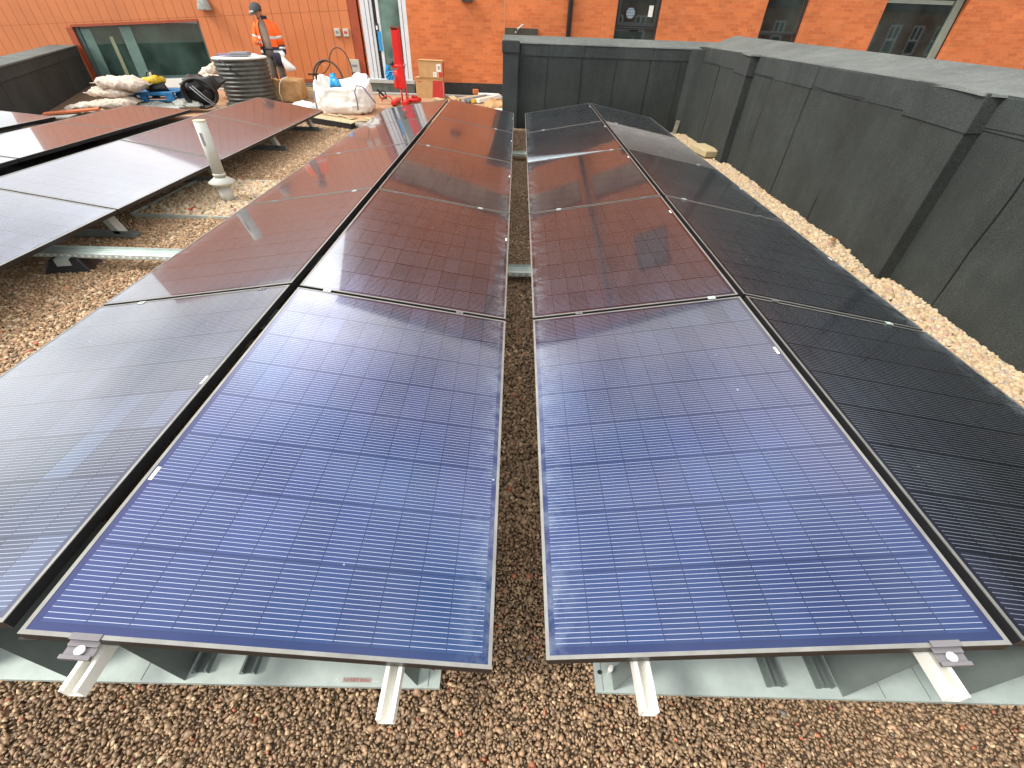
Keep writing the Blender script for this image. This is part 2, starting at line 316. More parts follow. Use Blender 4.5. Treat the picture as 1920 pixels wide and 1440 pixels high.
def ico(sub):
    bm = bmesh.new(); bmesh.ops.create_icosphere(bm, subdivisions=sub, radius=1)
    v = np.array([x.co[:] for x in bm.verts]); f = np.array([[q.index for q in p.verts] for p in bm.faces]); bm.free(); return v, f
def stones(name, pts, size, sub, mat, flat=.7, jit=.25, smooth=False, kind='stuff', irr=.35):
    """thousands of separate little stones in one mesh; pts is (n,3)"""
    bv, bf = ico(sub); n = len(pts); K = len(bv)
    sc = size*np.exp(rng.normal(0, .22, n))[:, None]*(1+rng.uniform(-irr, irr, (n, 3)))
    sc[:, 2] *= flat
    nvar = 24; var = np.stack([bv*(1+rng.uniform(-jit, jit, (K, 1))) for _ in range(nvar)])
    V = var[rng.integers(0, nvar, n)]*sc[:, None, :]
    a, c, d = rng.uniform(0, 2*PI, n), rng.normal(0, .45, n), rng.normal(0, .45, n)
    ca, sa, cb, sb, cc, s_c = np.cos(a), np.sin(a), np.cos(c), np.sin(c), np.cos(d), np.sin(d)
    x, y, z = V[..., 0], V[..., 1], V[..., 2]
    y, z = y*cb[:, None]-z*sb[:, None], y*sb[:, None]+z*cb[:, None]
    x, z = x*cc[:, None]+z*s_c[:, None], -x*s_c[:, None]+z*cc[:, None]
    x, y = x*ca[:, None]-y*sa[:, None], x*sa[:, None]+y*ca[:, None]
    V = np.stack([x, y, z], -1)+pts[:, None, :]
    F = (bf[None]+(np.arange(n)*K)[:, None, None]).reshape(-1, 3)
    me = bpy.data.meshes.new(name); me.vertices.add(n*K); me.vertices.foreach_set('co', V.reshape(-1).astype(np.float32))
    me.loops.add(len(F)*3); me.loops.foreach_set('vertex_index', F.reshape(-1).astype(np.int32))
    me.polygons.add(len(F)); me.polygons.foreach_set('loop_start', np.arange(0, len(F)*3, 3, dtype=np.int32))
    me.polygons.foreach_set('loop_total', np.full(len(F), 3, dtype=np.int32))
    if smooth: me.polygons.foreach_set('use_smooth', np.ones(len(F), dtype=bool))
    me.update(calc_edges=True); me.materials.append(m[mat])
    o = bpy.data.objects.new(name, me); COL.objects.link(o); return tag(o, kind=kind)
def scatter(x0, x1, y0, y1, step, zj=.4, size=.01):
    xs = np.arange(x0, x1, step); ys = np.arange(y0, y1, step*.87)
    X, Y = np.meshgrid(xs, ys); X = X+(np.arange(len(ys)) % 2)[:, None]*step/2
    P = np.stack([X.ravel(), Y.ravel()], -1)+rng.uniform(-.42, .42, (X.size, 2))*step
    z = G-.006+rng.uniform(-.5, .8, len(P))*size*zj
    # slight undulation of the bed
    z += .006*np.sin(P[:, 0]*3.1+1)*np.cos(P[:, 1]*2.3)
    return np.column_stack([P, z])
near = scatter(-2.2, 2.25, -.42, .62, .0106, 1.1)
stones('gravel', near, .0066, 1, 'pebble', .62, .42, irr=.48)
mid = scatter(-.42, .42, .62, 9.55, .0155, 1.1); fx0 = scatter(-4.4, -2.2, 1.2, 4.15, .0155, 1.1)
stones('gravel', mid, .0108, 1, 'pebble', .75, .3)
fx = scatter(-4.6, -2.0, 5.5, 9.7, .020, 1.0); fx2 = scatter(-4.4, -3.98, 4.15, 5.5, .019, 1.0); fx3 = scatter(-2.98, -2.0, 4.15, 5.5, .019, 1.0)
stones('gravel', np.vstack([fx, fx2, fx3]), .0125, 1, 'pebble_pale', .7, .35); stones('gravel', fx0, .0108, 1, 'pebble_pale', .7, .35)
o_ = bpy.data.objects
for k in [q for q in o_ if q.name.startswith('gravel')]: tag(k, 'red and brown pea gravel spread over the roof', 'gravel')
# larger pale cobbles heaped along the right hand parapet
P = []
for _ in range(15000):
    y = rng.uniform(.6, 9.62); x = 3.34-abs(rng.normal(0, .26)) if rng.random() < .6 else rng.uniform(2.6, 3.34)
    if (3.20 < y < 4.05 and x > 3.21+(y-3.22)*.13) or (7.2 < y < 7.95 and x > 3.21+(y-7.22)*.13): continue
    h = max(0, 1-(3.33-x)/.35)*(.028+.018*math.sin(y*2.1)+.012*math.sin(y*5.3))
    P.append((x, y, G-.012+h*.7*rng.uniform(.2, 1)))
tag(stones('cobbles', np.array(P), .0175, 2, 'cobble', .72, .10, True), 'pale yellow rounded cobbles heaped along the right parapet', 'cobbles')
# pebble tray round the vent pipe
P = np.column_stack([rng.uniform(-3.97, -2.9, 3600), rng.uniform(4.17, 5.42, 3600), rng.uniform(G-.01, G+.022, 3600)])
P = P[((P[:, 0]+3.28)**2+(P[:, 1]-4.7)**2) > .058**2]
tag(stones('cobbles', P, .020, 2, 'cobble', .72, .12, True), 'square bed of pale pebbles round the vent pipe', 'pebbles')
t_ = thing('tray_edging', 'thin metal edging round the square pebble bed', 'edging', (-3.45, 4.8, G))
MB().box(-.55, .60, -.652, -.64, -.01, .03).build('edge_strip', 'galv', t_); MB().box(-.562, -.55, -.65, .63, -.01, .035).build('edge_strip', 'galv', t_); MB().box(-.55, .6, .63, .642, -.01, .03).build('edge_strip', 'galv', t_)

# ---------------------------------------------------------------- solar panels
PW, PL, TH = 1.205, 1.838, .035
def panel_meshes(skew=0., tagn=''):
    sk = lambda x, y, z: (x, y-skew*x, z)
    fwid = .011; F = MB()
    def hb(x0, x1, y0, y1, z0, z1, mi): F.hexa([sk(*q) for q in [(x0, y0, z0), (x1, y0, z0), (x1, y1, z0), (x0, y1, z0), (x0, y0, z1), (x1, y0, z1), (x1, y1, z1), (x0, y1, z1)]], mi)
    # top lip (sky reflection painted in as a paler colour) 2 mm, and the deep side walls below it
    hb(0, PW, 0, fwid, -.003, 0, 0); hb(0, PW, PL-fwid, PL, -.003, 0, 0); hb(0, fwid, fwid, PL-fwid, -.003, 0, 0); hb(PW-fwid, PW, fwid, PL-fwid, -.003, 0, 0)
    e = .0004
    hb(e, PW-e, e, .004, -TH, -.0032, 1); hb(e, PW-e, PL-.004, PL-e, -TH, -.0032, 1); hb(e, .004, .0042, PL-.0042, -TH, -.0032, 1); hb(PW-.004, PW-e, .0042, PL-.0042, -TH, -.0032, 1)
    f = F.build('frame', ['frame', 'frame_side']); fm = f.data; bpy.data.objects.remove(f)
    me = bpy.data.meshes.new('glass')
    z1, z0 = -.0012, -.007
    P = [sk(*q) for q in [(fwid, fwid, z1), (PW-fwid, fwid, z1), (PW-fwid, PL-fwid, z1), (fwid, PL-fwid, z1), (fwid, fwid, z0), (PW-fwid, fwid, z0), (PW-fwid, PL-fwid, z0), (fwid, PL-fwid, z0)]]
    me.from_pydata(P, [], [(0, 1, 2, 3), (7, 6, 5, 4)]); uv = me.uv_layers.new(name='UVMap')
    q = [(fwid, fwid), (PW-fwid, fwid), (PW-fwid, PL-fwid), (fwid, PL-fwid)]
    for i in range(4): uv.data[i].uv = q[i]
    for i in range(4): uv.data[4+i].uv = (-.5, -.5)
    me.materials.append(m['cells']); me2 = me.copy(); me2.materials[0] = m['cells_dusty']
    return fm, me, me2
FM, GM, GMD = panel_meshes()
SB = MB(); SB.box(0, .012, 0, .055, -.0010, -.0006); SB.box(.003, .009, .006, .05, -.0006, -.0003, 0); _s = SB.build('barcode_sticker', 'label'); SM = _s.data; bpy.data.objects.remove(_s)
def panel(label, group, loc, rot, low, scale=None, meshes=None, dusty=False, sticker=None, pale_wedge=0):
    fm, gm, gd = meshes or (FM, GM, GMD)
    t = thing('solar_panel', label, 'solar panel', loc, rot, group)
    f = bpy.data.objects.new('frame', fm); g = bpy.data.objects.new('cell_glass', gd if dusty else gm)
    for q in (f, g): COL.objects.link(q); q.parent = t
    g['low_edge'] = float(low); g['front_wedge'] = float(pale_wedge)
    if scale: t.scale = scale
    if sticker:
        s = bpy.data.objects.new('barcode_sticker', SM); COL.objects.link(s); s.parent = t; s.location = (sticker[0], sticker[1], .0002)
    return t
tL, tR, VG, RGL, RGR = .1545, .1703, .1548, .0584, .0380
PITCH = 1.8632; cL, hL = PW*math.cos(tL), PW*math.sin(tL); cR, hR = PW*math.cos(tR), PW*math.sin(tR)
aR = -.0059
def Rt(x, y, z): # right hand array frame
    c, s = math.cos(aR), math.sin(aR); Y = y+.0275
    return (x*c-Y*s, x*s+Y*c, z-.0023)
ordn = ['nearest', 'second', 'third', 'fourth', 'farthest']
look = {
 'B': ['pale grey', 'red-brown', 'dark brown', 'mirror-like', 'striped by the door reflection'],
 'C': ['blue with white wires', 'black and mauve', 'olive brown', 'brown with navy edge', 'plain brown with dark corner'],
 'D': ['blue with white wires', 'mauve checkered', 'brown with white specks', 'navy with pale front edge', 'plain navy'],
 'E': ['near black', 'black', 'dark navy', 'grey and dusty', 'plain black']}
colname = {'B': 'outer left slope', 'C': 'slope left of the gravel gap', 'D': 'slope right of the gravel gap', 'E': 'outer right slope'}
for i in range(5):
    y = i*PITCH
    def lb(c): return '%s of five on the %s, %s' % (ordn[i], colname[c], look[c][i])
    panel(lb('B'), 'solar panels in rows on the roof', (-VG/2-2*cL-RGL, y+.0257, 0), (0, -tL, 0), 0, sticker=(PW-.03, .95) if i == 0 else None)
    panel(lb('C'), 'solar panels in rows on the roof', (-VG/2-cL, y, hL), (0, tL, 0), 1, sticker=(.016, .48) if i == 0 else (PW-.028, 1.2))
    x, yy, z = Rt(VG/2, y, 0); panel(lb('D'), 'solar panels in rows on the roof', (x, yy, z), (0, -tR, aR), 0, sticker=(PW-.03, 1.28 if i == 0 else 1.4), pale_wedge=(.9 if i == 3 else 0))
    x, yy, z = Rt(VG/2+cR+RGR, y+.0115, hR); panel(lb('E'), 'solar panels in rows on the roof', (x, yy, z), (0, tR, aR), 1, dusty=(i == 3), sticker=(PW-.028, 1.0) if i < 3 else None)
# left array
sW, sL = 1.124/PW, 1.76/PL
labA = ['nearest big pale panel, cut by the left edge of the picture', 'white reflecting panel, second from the near end of the left array', 'brown panel behind the pale vent pipe', 'farthest panel of its row, mirroring the orange jacket']
for i in range(-1, 4):
    y = 8.85-1.78*(4-i)
    panel(labA[max(i, 0)] if i >= 0 else 'pale panel at the picture edge, partly out of view', 'panels of the far left array', (-4.66, y, .175), (0, math.asin(.175/1.124), 0), 1, (sW, sL, 1))
mz = panel_meshes(.38)
labZ = ['grey and white panel beyond the left ridge, cut by the picture edge', 'brown and white panel in the middle row beyond the left ridge', 'brown panel in front of the sandbags and blue pallet']
for k, y in enumerate((2.72+.0, 4.22, 5.72)):
    panel(labZ[k], 'panels of the far left array', (-6.15, y+.45, .17), (0, -.017, 0), 0, (1.18/PW, 1.48/PL, 1), mz)
panel('small corner of a white panel at the far left beside the felt wall', 'panels of the far left array', (-7.5, 5.15, .26), (0, .06, -.05), 1, (1.15/PW, 1.3/PL, 1))

# ---------------------------------------------------------------- mounting racks
def rail_mb(x, z, y0, y1, wd=.046, h=.040):
    b = MB(); t = .005
    b.box(x-wd/2, x+wd/2, y0, y1, z-h, z-h+t); b.box(x-wd/2, x-wd/2+t, y0, y1, z-h+t, z); b.box(x+wd/2-t, x+wd/2, y0, y1, z-h+t, z)
    b.box(x-wd/2+t, x-wd/2+.011, y0+.001, y1, z-.004, z-.001); b.box(x+wd/2-.011, x+wd/2-t, y0+.001, y1, z-.004, z-.001)
    b.box(x-.006, x-.0045, y0+.002, y1, z-h+t, z-h+.008); b.box(x+.0045, x+.006, y0+.002, y1, z-h+t, z-h+.008); return b
def rack(side, label):
    """galvanised base trays, gussets and aluminium rails under one ridge of panels; side=-1 left of the gap, +1 right"""
    sg = side; t = thing('mounting_rack', label, 'rack', (0, .0, 0), (0, 0, 0 if sg < 0 else aR))
    tl = tL if sg < 0 else tR; c, h = (cL, hL) if sg < 0 else (cR, hR); x0 = VG/2; y00 = 0 if sg < 0 else .03
    def surf(u): return u*math.tan(tl) if u < c else h-(u-c-.05)*math.tan(tl)
    X = lambda u: sg*(x0+u)
    yend = 4*PITCH+PL
    for u in (.275, 1.035, c+.05+.17, c+.05+.92):
        z = surf(u)-TH-.004-(.002)
        b = rail_mb(X(u), z-.012, y00-(.118 if u < .5 else .100), yend+.05)
        b.build('rail', 'alu', t)
    xe = .172 if sg < 0 else .185
    ys = [.03+y00*0, PITCH+.25, 3.03, 3*PITCH+.3, 7.05]
    for k, y in enumerate(ys):
        zb = G+.022; wide = .34 if k == 0 else .14
        b = MB(); xa, xb = sorted((sg*(x0+xe), sg*(x0+2*c-.1)))
        b.box(xa, xb, y, y+wide, zb-.003, zb); b.box(xa, xb, y-.003, y, zb-.016, zb+.000)
        b.box(xa, xb, y+wide, y+wide+.003, zb-.003, zb+.06)
        o = b.build('base_tray', 'galv', t)
        if k == 0:
            # folded vertical gussets that carry the rails
            for (u, uh, yl) in ((.245, .0, .06), (1.00, .09, .33), (1.37, .09, .40), (c+.05+.45, .0, .33)):
                zt = surf(u)-TH-.065
                g = MB(); q = X(u); ln = .27*(zt-zb)
                for s_, xx in ((0, q-.0015), (1, q+.0015)): pass
                yy1 = y+yl
                P = [(q-.0015, y+.004, zb), (q+.0015, y+.004, zb), (q+.0015, yy1+.004, zb), (q-.0015, yy1+.004, zb),
                     (q-.0015+sg*ln, y+.015, zt), (q+.0015+sg*ln, y+.015, zt), (q+.0015+sg*ln, yy1+.003, zt), (q-.0015+sg*ln, yy1+.003, zt)]; 
                g.hexa(P); g.build('gusset', 'galv_d', t)
            # upright web behind the tray
            g = MB(); g.add([(X(.25), y+.345, zb), (X(2*c-.15), y+.345, zb), (X(2*c-.15), y+.345, .0), (X(c), y+.345, h-.09), (X(.25), y+.345, -.06)], [(0, 1, 2, 3, 4) if sg > 0 else (4, 3, 2, 1, 0)])
            g.build('web_plate', 'galv_d', t)
            # short feet channels
            for u in (.955, .80) if sg < 0 else (.79, .955):
                g = MB()
                for d in (-.021, .016):
                    q = X(u)+d; g.box(q, q+.005, y+.025, y+.16, zb, zb+.026); 
                g.box(X(u)-.020, X(u)+.020, y+.027, y+.16, zb, zb+.003); g.box(X(u)-.034, X(u)-.021, y+.024, y+.16, zb+.0005, zb+.0035)
                g.build('floor_channel', 'galv_d', t)
            # fold lines, bolts, a rusty hole
            for u in (1.14, 1.29, .21): MB().box(X(u)-.0008, X(u)+.0008, y+.002, y+.2, zb, zb+.0012).build('fold_line', 'galv_d', t)
            for u, yy_ in ((.235, .055), (1.09, .085)):
                g = MB(); g.tube([(X(u), y+yy_, zb+.02), (X(u), y+yy_, zb+.045)], .009, 6); g.tube([(X(u), y+yy_, zb+.0), (X(u), y+yy_, zb+.02)], .005, 8); g.tube([(X(u), y+yy_, zb+.046), (X(u), y+yy_, zb+.054)], .006, 8)
                g.build('bolt', 'alu', t)
            g = MB(); r = 10; cx, cy = X(.198 if sg < 0 else .205), y+.055
            g.add([(cx+.009*math.cos(2*PI*j/r), cy+.007*math.sin(2*PI*j/r), zb+.001) for j in range(r)], [tuple(range(r))]); g.build('drain_hole', 'rust' if sg < 0 else 'dark', t)
        else:
            for u in (.275, 1.035, c+.05+.17, c+.05+.92):
                zt = surf(u)-TH-.058; MB().box(X(u)-.02, X(u)+.02, y+.02, y+.024, zb, zt).box(X(u)-.02, X(u)-.017, y+.024, y+.09, zb, zt).build('upright', 'galv_d', t)
    # clamps at the front end of the outer rail
    u = 1.035; q = X(u); zz = surf(u); n = Vector((-math.sin(tl)*sg, 0, math.cos(tl))); rot = (0, -tl*sg, 0)
    g = MB(); y_ = y00
    def ob(cx, cy, cz, sx, sy, sz, mi=0): # cx along slope, cz normal to the panel
        e = Vector((math.cos(tl), 0, math.sin(tl)*sg)); p = Vector((q, cy, zz))+e*cx+n*cz; g.obox(p, sx, sy, sz, rot, mi)
    ob(0, y_-.008, -.010, .072, .014, .003); ob(0, y_+.004, .0016, .072, .016, .003); ob(0, y_-.0015, -.005, .072, .003, .010)
    ob(0, y_-.026, -.016, .072, .026, .003); ob(0, y_-.040, -.0115, .072, .010, .012)
    g.build('end_clamp', 'clampm', t, .001)
    e = Vector((math.cos(tl), 0, math.sin(tl)*sg)); p = Vector((q, y_-.024, zz))-n*.0145
    MB().tube([p, p+n*.007], .0115, 16).tube([p+n*.007, p+n*.0085], .006, 6).build('bolt', 'white', t)
    # mid clamps between neighbouring panels
    for i in range(1, 5):
        for u in (.275, 1.035, c+.05+.17, c+.05+.92):
            g = MB(); z = surf(u); yc = y00+i*PITCH-.0125; g.obox((X(u), yc, z+.0015), .042, .028, .003, (0, -tl*sg*(1 if u < c else -1), 0)); g.tube([(X(u), yc, z+.002), (X(u), yc, z+.008)], .005, 8)
            g.build('mid_clamp', 'clampm' if (i+int(u*9)) % 2 else 'galv', t)
    # dark capping between the two slopes at the ridge
    g = MB(); rg = RGL if sg < 0 else RGR
    q0, q1 = sorted((X(c+.004), X(c+rg-.004))); g.box(q0, q1, y00+.01, yend, h-.075, h-.070); g.build('ridge_channel', 'frame_side', t)
    return t
rackL = rack(-1, 'galvanised tray and white rails carrying the panels left of the narrow gravel gap')
rackR = rack(1, 'galvanised tray and white rails carrying the panels right of the narrow gravel gap')
# writing on the left tray
def text(s, size, mat, parent, loc, rot=(0, 0, 0), name='lettering', sx=1., extr=.0002):
    c = bpy.data.curves.new('t', 'FONT'); c.body = s; c.size = size; c.extrude = extr; c.space_character = 1.0; c.resolution_u = 3
    o = bpy.data.objects.new('t', c); COL.objects.link(o); dg = bpy.context.evaluated_depsgraph_get(); dg.update()
    me = bpy.data.meshes.new_from_object(o.evaluated_get(dg)); bpy.data.objects.remove(o)
    me.materials.clear(); me.materials.append(m[mat]); q = bpy.data.objects.new(name, me); COL.objects.link(q)
    if parent: q.parent = parent
    q.location = loc; q.rotation_euler = rot; q.scale = (sx, 1, 1); return q
zt = G+.022+.0012
MB().box(-.569, -.475, .038, .053, zt-.0011, zt-.0006).build('sticker', 'sackg', rackL)
text('Tel: 01875 824261', .0130, 'txtred', rackL, (-.566, .041, zt), (0, 0, 0), sx=.92)
text('www.', .0105, 'label', rackL, (-.470, .041, zt)); text('PV', .013, 'label', rackL, (-.592, .040, zt))
# crossing steel rail between the ridges and toward the left array
def strut(label, x0, x1, y, z, slots=True, ang=0, name='steel_strut'):
    t = thing(name, label, 'steel rail', ((x0+x1)/2, y, z), (0, 0, ang)); hl = (x1-x0)/2; b = MB()
    b.box(-hl, hl, -.055, .055, 0, .003); b.box(-hl, hl, -.058, -.055, -.03, .0035); b.box(-hl, hl, .055, .058, -.03, .022)
    b.box(-hl, hl, -.012, -.006, .003, .008); b.box(-hl, hl, .020, .026, .003, .008)
    b.build('rail_body', 'galv', t)
    if slots:
        s = MB(); n = int((x1-x0)/.055)
        for k in range(n): s.box(-hl+.02+k*.055, -hl+.042+k*.055, -.0605, -.0583, -.020, -.006)
        s.build('slots', 'alu', t)
    return t
strut('galvanised steel rail bridging the narrow gravel gap nearest the viewer', -.20, .20, 2.97, -.205)
strut('galvanised steel rail bridging the far end of the narrow gravel gap', -.20, .20, 7.04, -.205, False)
strut('slotted galvanised rail crossing the brown gravel between the left array and the middle panels', -4.6, -2.3, 2.98, -.165)
t = thing('rubber_foot', 'black rubber support block under the slotted rail at left', 'support block', (-3.68, 2.95, G), (0, 0, .25))
MB().hexa([(-.17, -.11, 0), (.17, -.11, 0), (.17, .11, 0), (-.17, .11, 0), (-.10, -.075, .11), (.10, -.075, .11), (.10, .075, .11), (-.10, .075, .11)]).build('block', 'black', t, .008)
MB().box(-.05, .05, -.09, .02, .112, .118).box(-.05, .05, -.093, -.09, .06, .118).build('bracket', 'galv', t)
# supports of the left array
t = thing('mounting_rack', 'pale angled feet and bars holding up the left array', 'rack')
for y in (1.9, 3.62, 5.40, 7.15, 8.65):
    MB().box(-4.7, -3.60, y-.05, y+.05, G+.012, G+.045).box(-4.7, -3.60, y-.05, y-.046, G+.045, G+.075).build('base_bar', 'galv_d', t)
    g = MB(); g.hexa([(-3.76, y-.05, G+.046), (-3.70, y-.05, G+.046), (-3.70, y+.04, G+.046), (-3.76, y+.04, G+.046), (-3.86, y-.05, -.012), (-3.80, y-.05, -.002), (-3.80, y+.04, -.002), (-3.86, y+.04, -.012)]); g.build('foot', 'galv', t)
    g = MB(); g.box(-4.52, -4.48, y-.04, y+.04, G+.076, .09); g.build('upright', 'galv_d', t)
for xx, zz in ((-3.9, .012), (-4.45, .09)): rail_mb(xx, zz, 1.2, 8.9).build('rail', 'alu', t)
g = MB(); g.box(-4.955, -4.675, .0, 8.8, .085, .10); g.box(-4.83, -4.80, 0, 8.8, .101, .125); g.build('ridge_channel', 'galv_d', t)
g = MB(); g.box(-6.3, -4.97, 3.0, 7.4, G, .08); g.build('deflector_plate', 'frame_side', t)

# ---------------------------------------------------------------- vent pipe
t = thing('vent_pipe', 'cream plastic vent pipe with a flared collar standing in the pebble bed', 'vent pipe', (-3.28, 4.70, G)); t.scale = (1.13, 1.13, 1)
ring = lambda r, z, n=28, cx=0, cy=0: [(cx+r*math.cos(2*PI*j/n), cy+r*math.sin(2*PI*j/n), z) for j in range(n)]
MB().loft([ring(.060, -.02), ring(.058, .17)]).build('base_sleeve', 'cream', t)
MB().loft([ring(.060, .17), ring(.115, .205), ring(.118, .218), ring(.066, .255), ring(.060, .262)]).build('collar', 'cream', t)
MB().loft([ring(.052, .25), ring(.052, .80)]).loft([ring(.0525, .28), ring(.057, .285), ring(.057, .30), ring(.0525, .305)]).build('pipe', 'cream', t)
MB().loft([ring(.0535, .80), ring(.0535, .806)]).build('cap', 'cream_c', t)
MB().box(-.012, .012, -.0535, -.051, .58, .70).build('lettering_patch', 'grey', t)
t = thing('plastic_scrap', 'scrap of red plastic on the pale pebble bed', 'plastic scrap', (-3.49, 4.33, G+.03))
MB().obox((0, 0, .005), .05, .02, .004, (.2, .1, .4)).obox((.02, .015, .012), .035, .02, .003, (-.4, .3, 1.2)).build('scrap', 'redp', t)

# ---------------------------------------------------------------- parapets
def parapet_right():
    t = thing('parapet_wall', 'tall black felt-covered parapet curving along the right side with a pale grey capping', 'parapet')
    z0 = G-.05; B = MB(); wd = 3.34
    B.box(wd, wd+.45, -3, 9.66, z0, 1.085); B.box(-.30, wd+.4, 9.665, 10.05, z0, 1.045)
    B.build('wall_core', 'felt', t)
    # hanging felt sheets: each overlaps its neighbour a few mm, so seams show as real steps
    ys = [-3]+[v for v in np.arange(-2.2, 9.6, .98)]+[9.66]
    for k in range(len(ys)-1):
        a, b_ = ys[k], ys[k+1]; pr = .007+.006*(k % 2)
        MB().hexa([(wd-pr, a+.004, z0), (wd-.0005, a+.004, z0), (wd-.0005, b_-.004, z0), (wd-pr-.006, b_-.004, z0), (wd-pr, a+.004+.02*(k % 3-1), .90), (wd-.0005, a+.004, .90), (wd-.0005, b_-.004, .90), (wd-pr-.006, b_-.004+.02*((k+1) % 3-1), .90)]).build('felt_sheet', 'felt', t)
        s = .14 if k % 3 else .17
        MB().box(wd-pr-.010, wd-.001, a-.03, b_-.032, 1.09-.19-s*.15, 1.088).build('felt_overlap', 'felt_w', t)
    def seam(x, y, vert_y=True, top=.905, ph=0):
        b = MB(); n = 26; w_ = .0045
        for i in range(n):
            z0_ = z0+(top-z0)*i/n; z1_ = z0+(top-z0)*(i+1)/n; o0, o1 = [.006*math.sin(q*2.1+ph)+.003*noise.noise(Vector((q*9, ph, 0))) for q in (z0_*4, z1_*4)]
            ww = w_*(.6+.7*abs(noise.noise(Vector((z0_*6, ph*3, 1)))))
            if vert_y: b.hexa([(x-.0168, y+o0-ww, z0_), (x-.002, y+o0-ww, z0_), (x-.002, y+o0+ww, z0_), (x-.0168, y+o0+ww, z0_), (x-.0168, y+o1-ww, z1_), (x-.002, y+o1-ww, z1_), (x-.002, y+o1+ww, z1_), (x-.0168, y+o1+ww, z1_)])
            else: b.hexa([(x+o0-ww, y-.0145, z0_), (x+o0+ww, y-.0145, z0_), (x+o0+ww, y-.001, z0_), (x+o0-ww, y-.001, z0_), (x+o1-ww, y-.0145, z1_), (x+o1+ww, y-.0145, z1_), (x+o1+ww, y-.001, z1_), (x+o1-ww, y-.001, z1_)])
        b.build('felt_seam', 'dark', t)
    for k, y in enumerate(ys[1:-1]): seam(wd, y+.01, ph=k*1.3)
    for k, y in enumerate((4.62, 8.4)): seam(wd, y, ph=k+7.7, top=.4)
    def band(pts):
        b = MB()
        for (p, q) in zip(pts[:-1], pts[1:]): b.hexa([(p[0]-.0195, p[1], p[2]-.004), (q[0]-.0195, q[1], q[2]-.004), (q[0]-.001, q[1], q[2]-.004), (p[0]-.001, p[1], p[2]-.004), (p[0]-.0195, p[1], p[2]+.003), (q[0]-.0195, q[1], q[2]+.003), (q[0]-.001, q[1], q[2]+.003), (p[0]-.001, p[1], p[2]+.003)])
        b.build('felt_seam', 'dark', t)
    band([(wd, y, .893+.004*math.sin(y*7)+.01*noise.noise(Vector((y*2, 0, 0)))) for y in np.linspace(-3, 9.55, 90)])
    xs = [-.02, .52, 1.16, 1.80, 2.42, 3.0, 3.40]
    for k in range(len(xs)-1):
        a, b_ = xs[k], xs[k+1]; pr = .006+.005*(k % 2)
        MB().box(a, b_, 9.665-pr, 9.6645, z0, .92).build('felt_sheet', 'felt', t)
        MB().box(a+.03, b_+.028, 9.665-pr-.009, 9.664, .865, 1.048).build('felt_overlap', 'felt_w', t)
        if 0 < k: seam(a, 9.665, False, .87, k*2.2)
    # end pillar and the two pilasters, and the fillet in the corner
    MB().box(-.31, -.02, 9.56, 9.90, z0, 1.075).build('end_pillar', 'felt_w', t, .012); MB().box(-.325, -.005, 9.545, 9.60, .90, 1.077).build('felt_overlap', 'felt_w', t, .01)
    for (a, b_) in ((3.22, 4.05), (7.22, 7.95)):
        def wedge(p, e, z0_, z1_): return [(wd-p, a-e, z0_), (wd, a-e, z0_), (wd, b_+e, z0_), (wd-.013-e, b_+e, z0_), (wd-p, a-e, z1_), (wd, a-e, z1_), (wd, b_+e, z1_), (wd-.013-e, b_+e, z1_)]
        MB().hexa(wedge(.125, 0, z0, 1.09)).build('pilaster', 'felt', t, .010)
        MB().hexa(wedge(.134, .010, .845, 1.093)).build('felt_overlap', 'felt_w', t, .008)
    MB().hexa([(wd-.16, 9.50, z0), (wd, 9.42, z0), (wd, 9.66, z0), (wd-.22, 9.66, z0), (wd-.16, 9.50, 1.05), (wd, 9.42, 1.05), (wd, 9.66, 1.05), (wd-.22, 9.66, 1.05)]).build('pilaster', 'felt', t, .01)
    # capping: sloping felt top with sky light painted in as a paler tone, rising to the outer edge; mesh with wobble
    C = MB(); n = 260; rows = []
    yy = np.linspace(-3, 9.9, n)
    def sec(y):
        wz = .006*math.sin(y*3.7)+.004*math.sin(y*9.1+1)
        bulge = 0
        for a, b_ in ((3.22, 4.05), (7.22, 7.95)):
            if a-.02 < y < b_: bulge = .135*(b_-y)/(b_-a)
        x0 = wd-.018-bulge; oz = 1.165+.009*y
        return [(x0, y, 1.078+wz*.4), (x0+.012, y, 1.098+wz), (x0+.10+bulge, y, 1.106+wz), (wd+.35, y, 1.125+.004*y+wz), (wd+.62, y, oz), (wd+.66, y, oz-.12)]
    S_ = [sec(y) for y in yy]
    C.add([p for s_ in S_ for p in s_], [(i*6+j, i*6+j+1, (i+1)*6+j+1, (i+1)*6+j) for i in range(n-1) for j in range(5)], 0, False)
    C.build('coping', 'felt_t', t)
    C = MB(); n = 50; xx = np.linspace(-.32, 3.95, n); S_ = []
    for x in xx:
        wz = .004*math.sin(x*5); S_.append([(x, 9.640, 1.040), (x, 9.650, 1.056+wz), (x, 9.78, 1.066+wz), (x, 10.08, 1.145), (x, 10.12, 1.0)])
    C.add([p for s_ in S_ for p in s_], [(i*5+j, (i+1)*5+j, (i+1)*5+j+1, i*5+j+1) for i in range(n-1) for j in range(4)], 0, False)
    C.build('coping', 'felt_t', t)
    return t
parapet_right()
t = thing('parapet_wall', 'lower black felt parapet at the far left running up to the orange cladding', 'parapet')
def seg(a, b_, z0, z1, th, mat, name, off=0, par=None, bev=0):
    a, b_ = Vector(a), Vector(b_); d = (b_-a).normalized(); nrm = Vector((-d.y, d.x)); a0, b0 = a-nrm*off, b_-nrm*off; a1, b1 = a+nrm*th, b_+nrm*th
    return MB().hexa([(a0.x, a0.y, z0), (b0.x, b0.y, z0), (b1.x, b1.y, z0), (a1.x, a1.y, z0), (a0.x, a0.y, z1), (b0.x, b0.y, z1), (b1.x, b1.y, z1), (a1.x, a1.y, z1)]).build(name, mat, par, bev)
WA, WB = (-7.3, 5.6), (-11.62, 13.95)
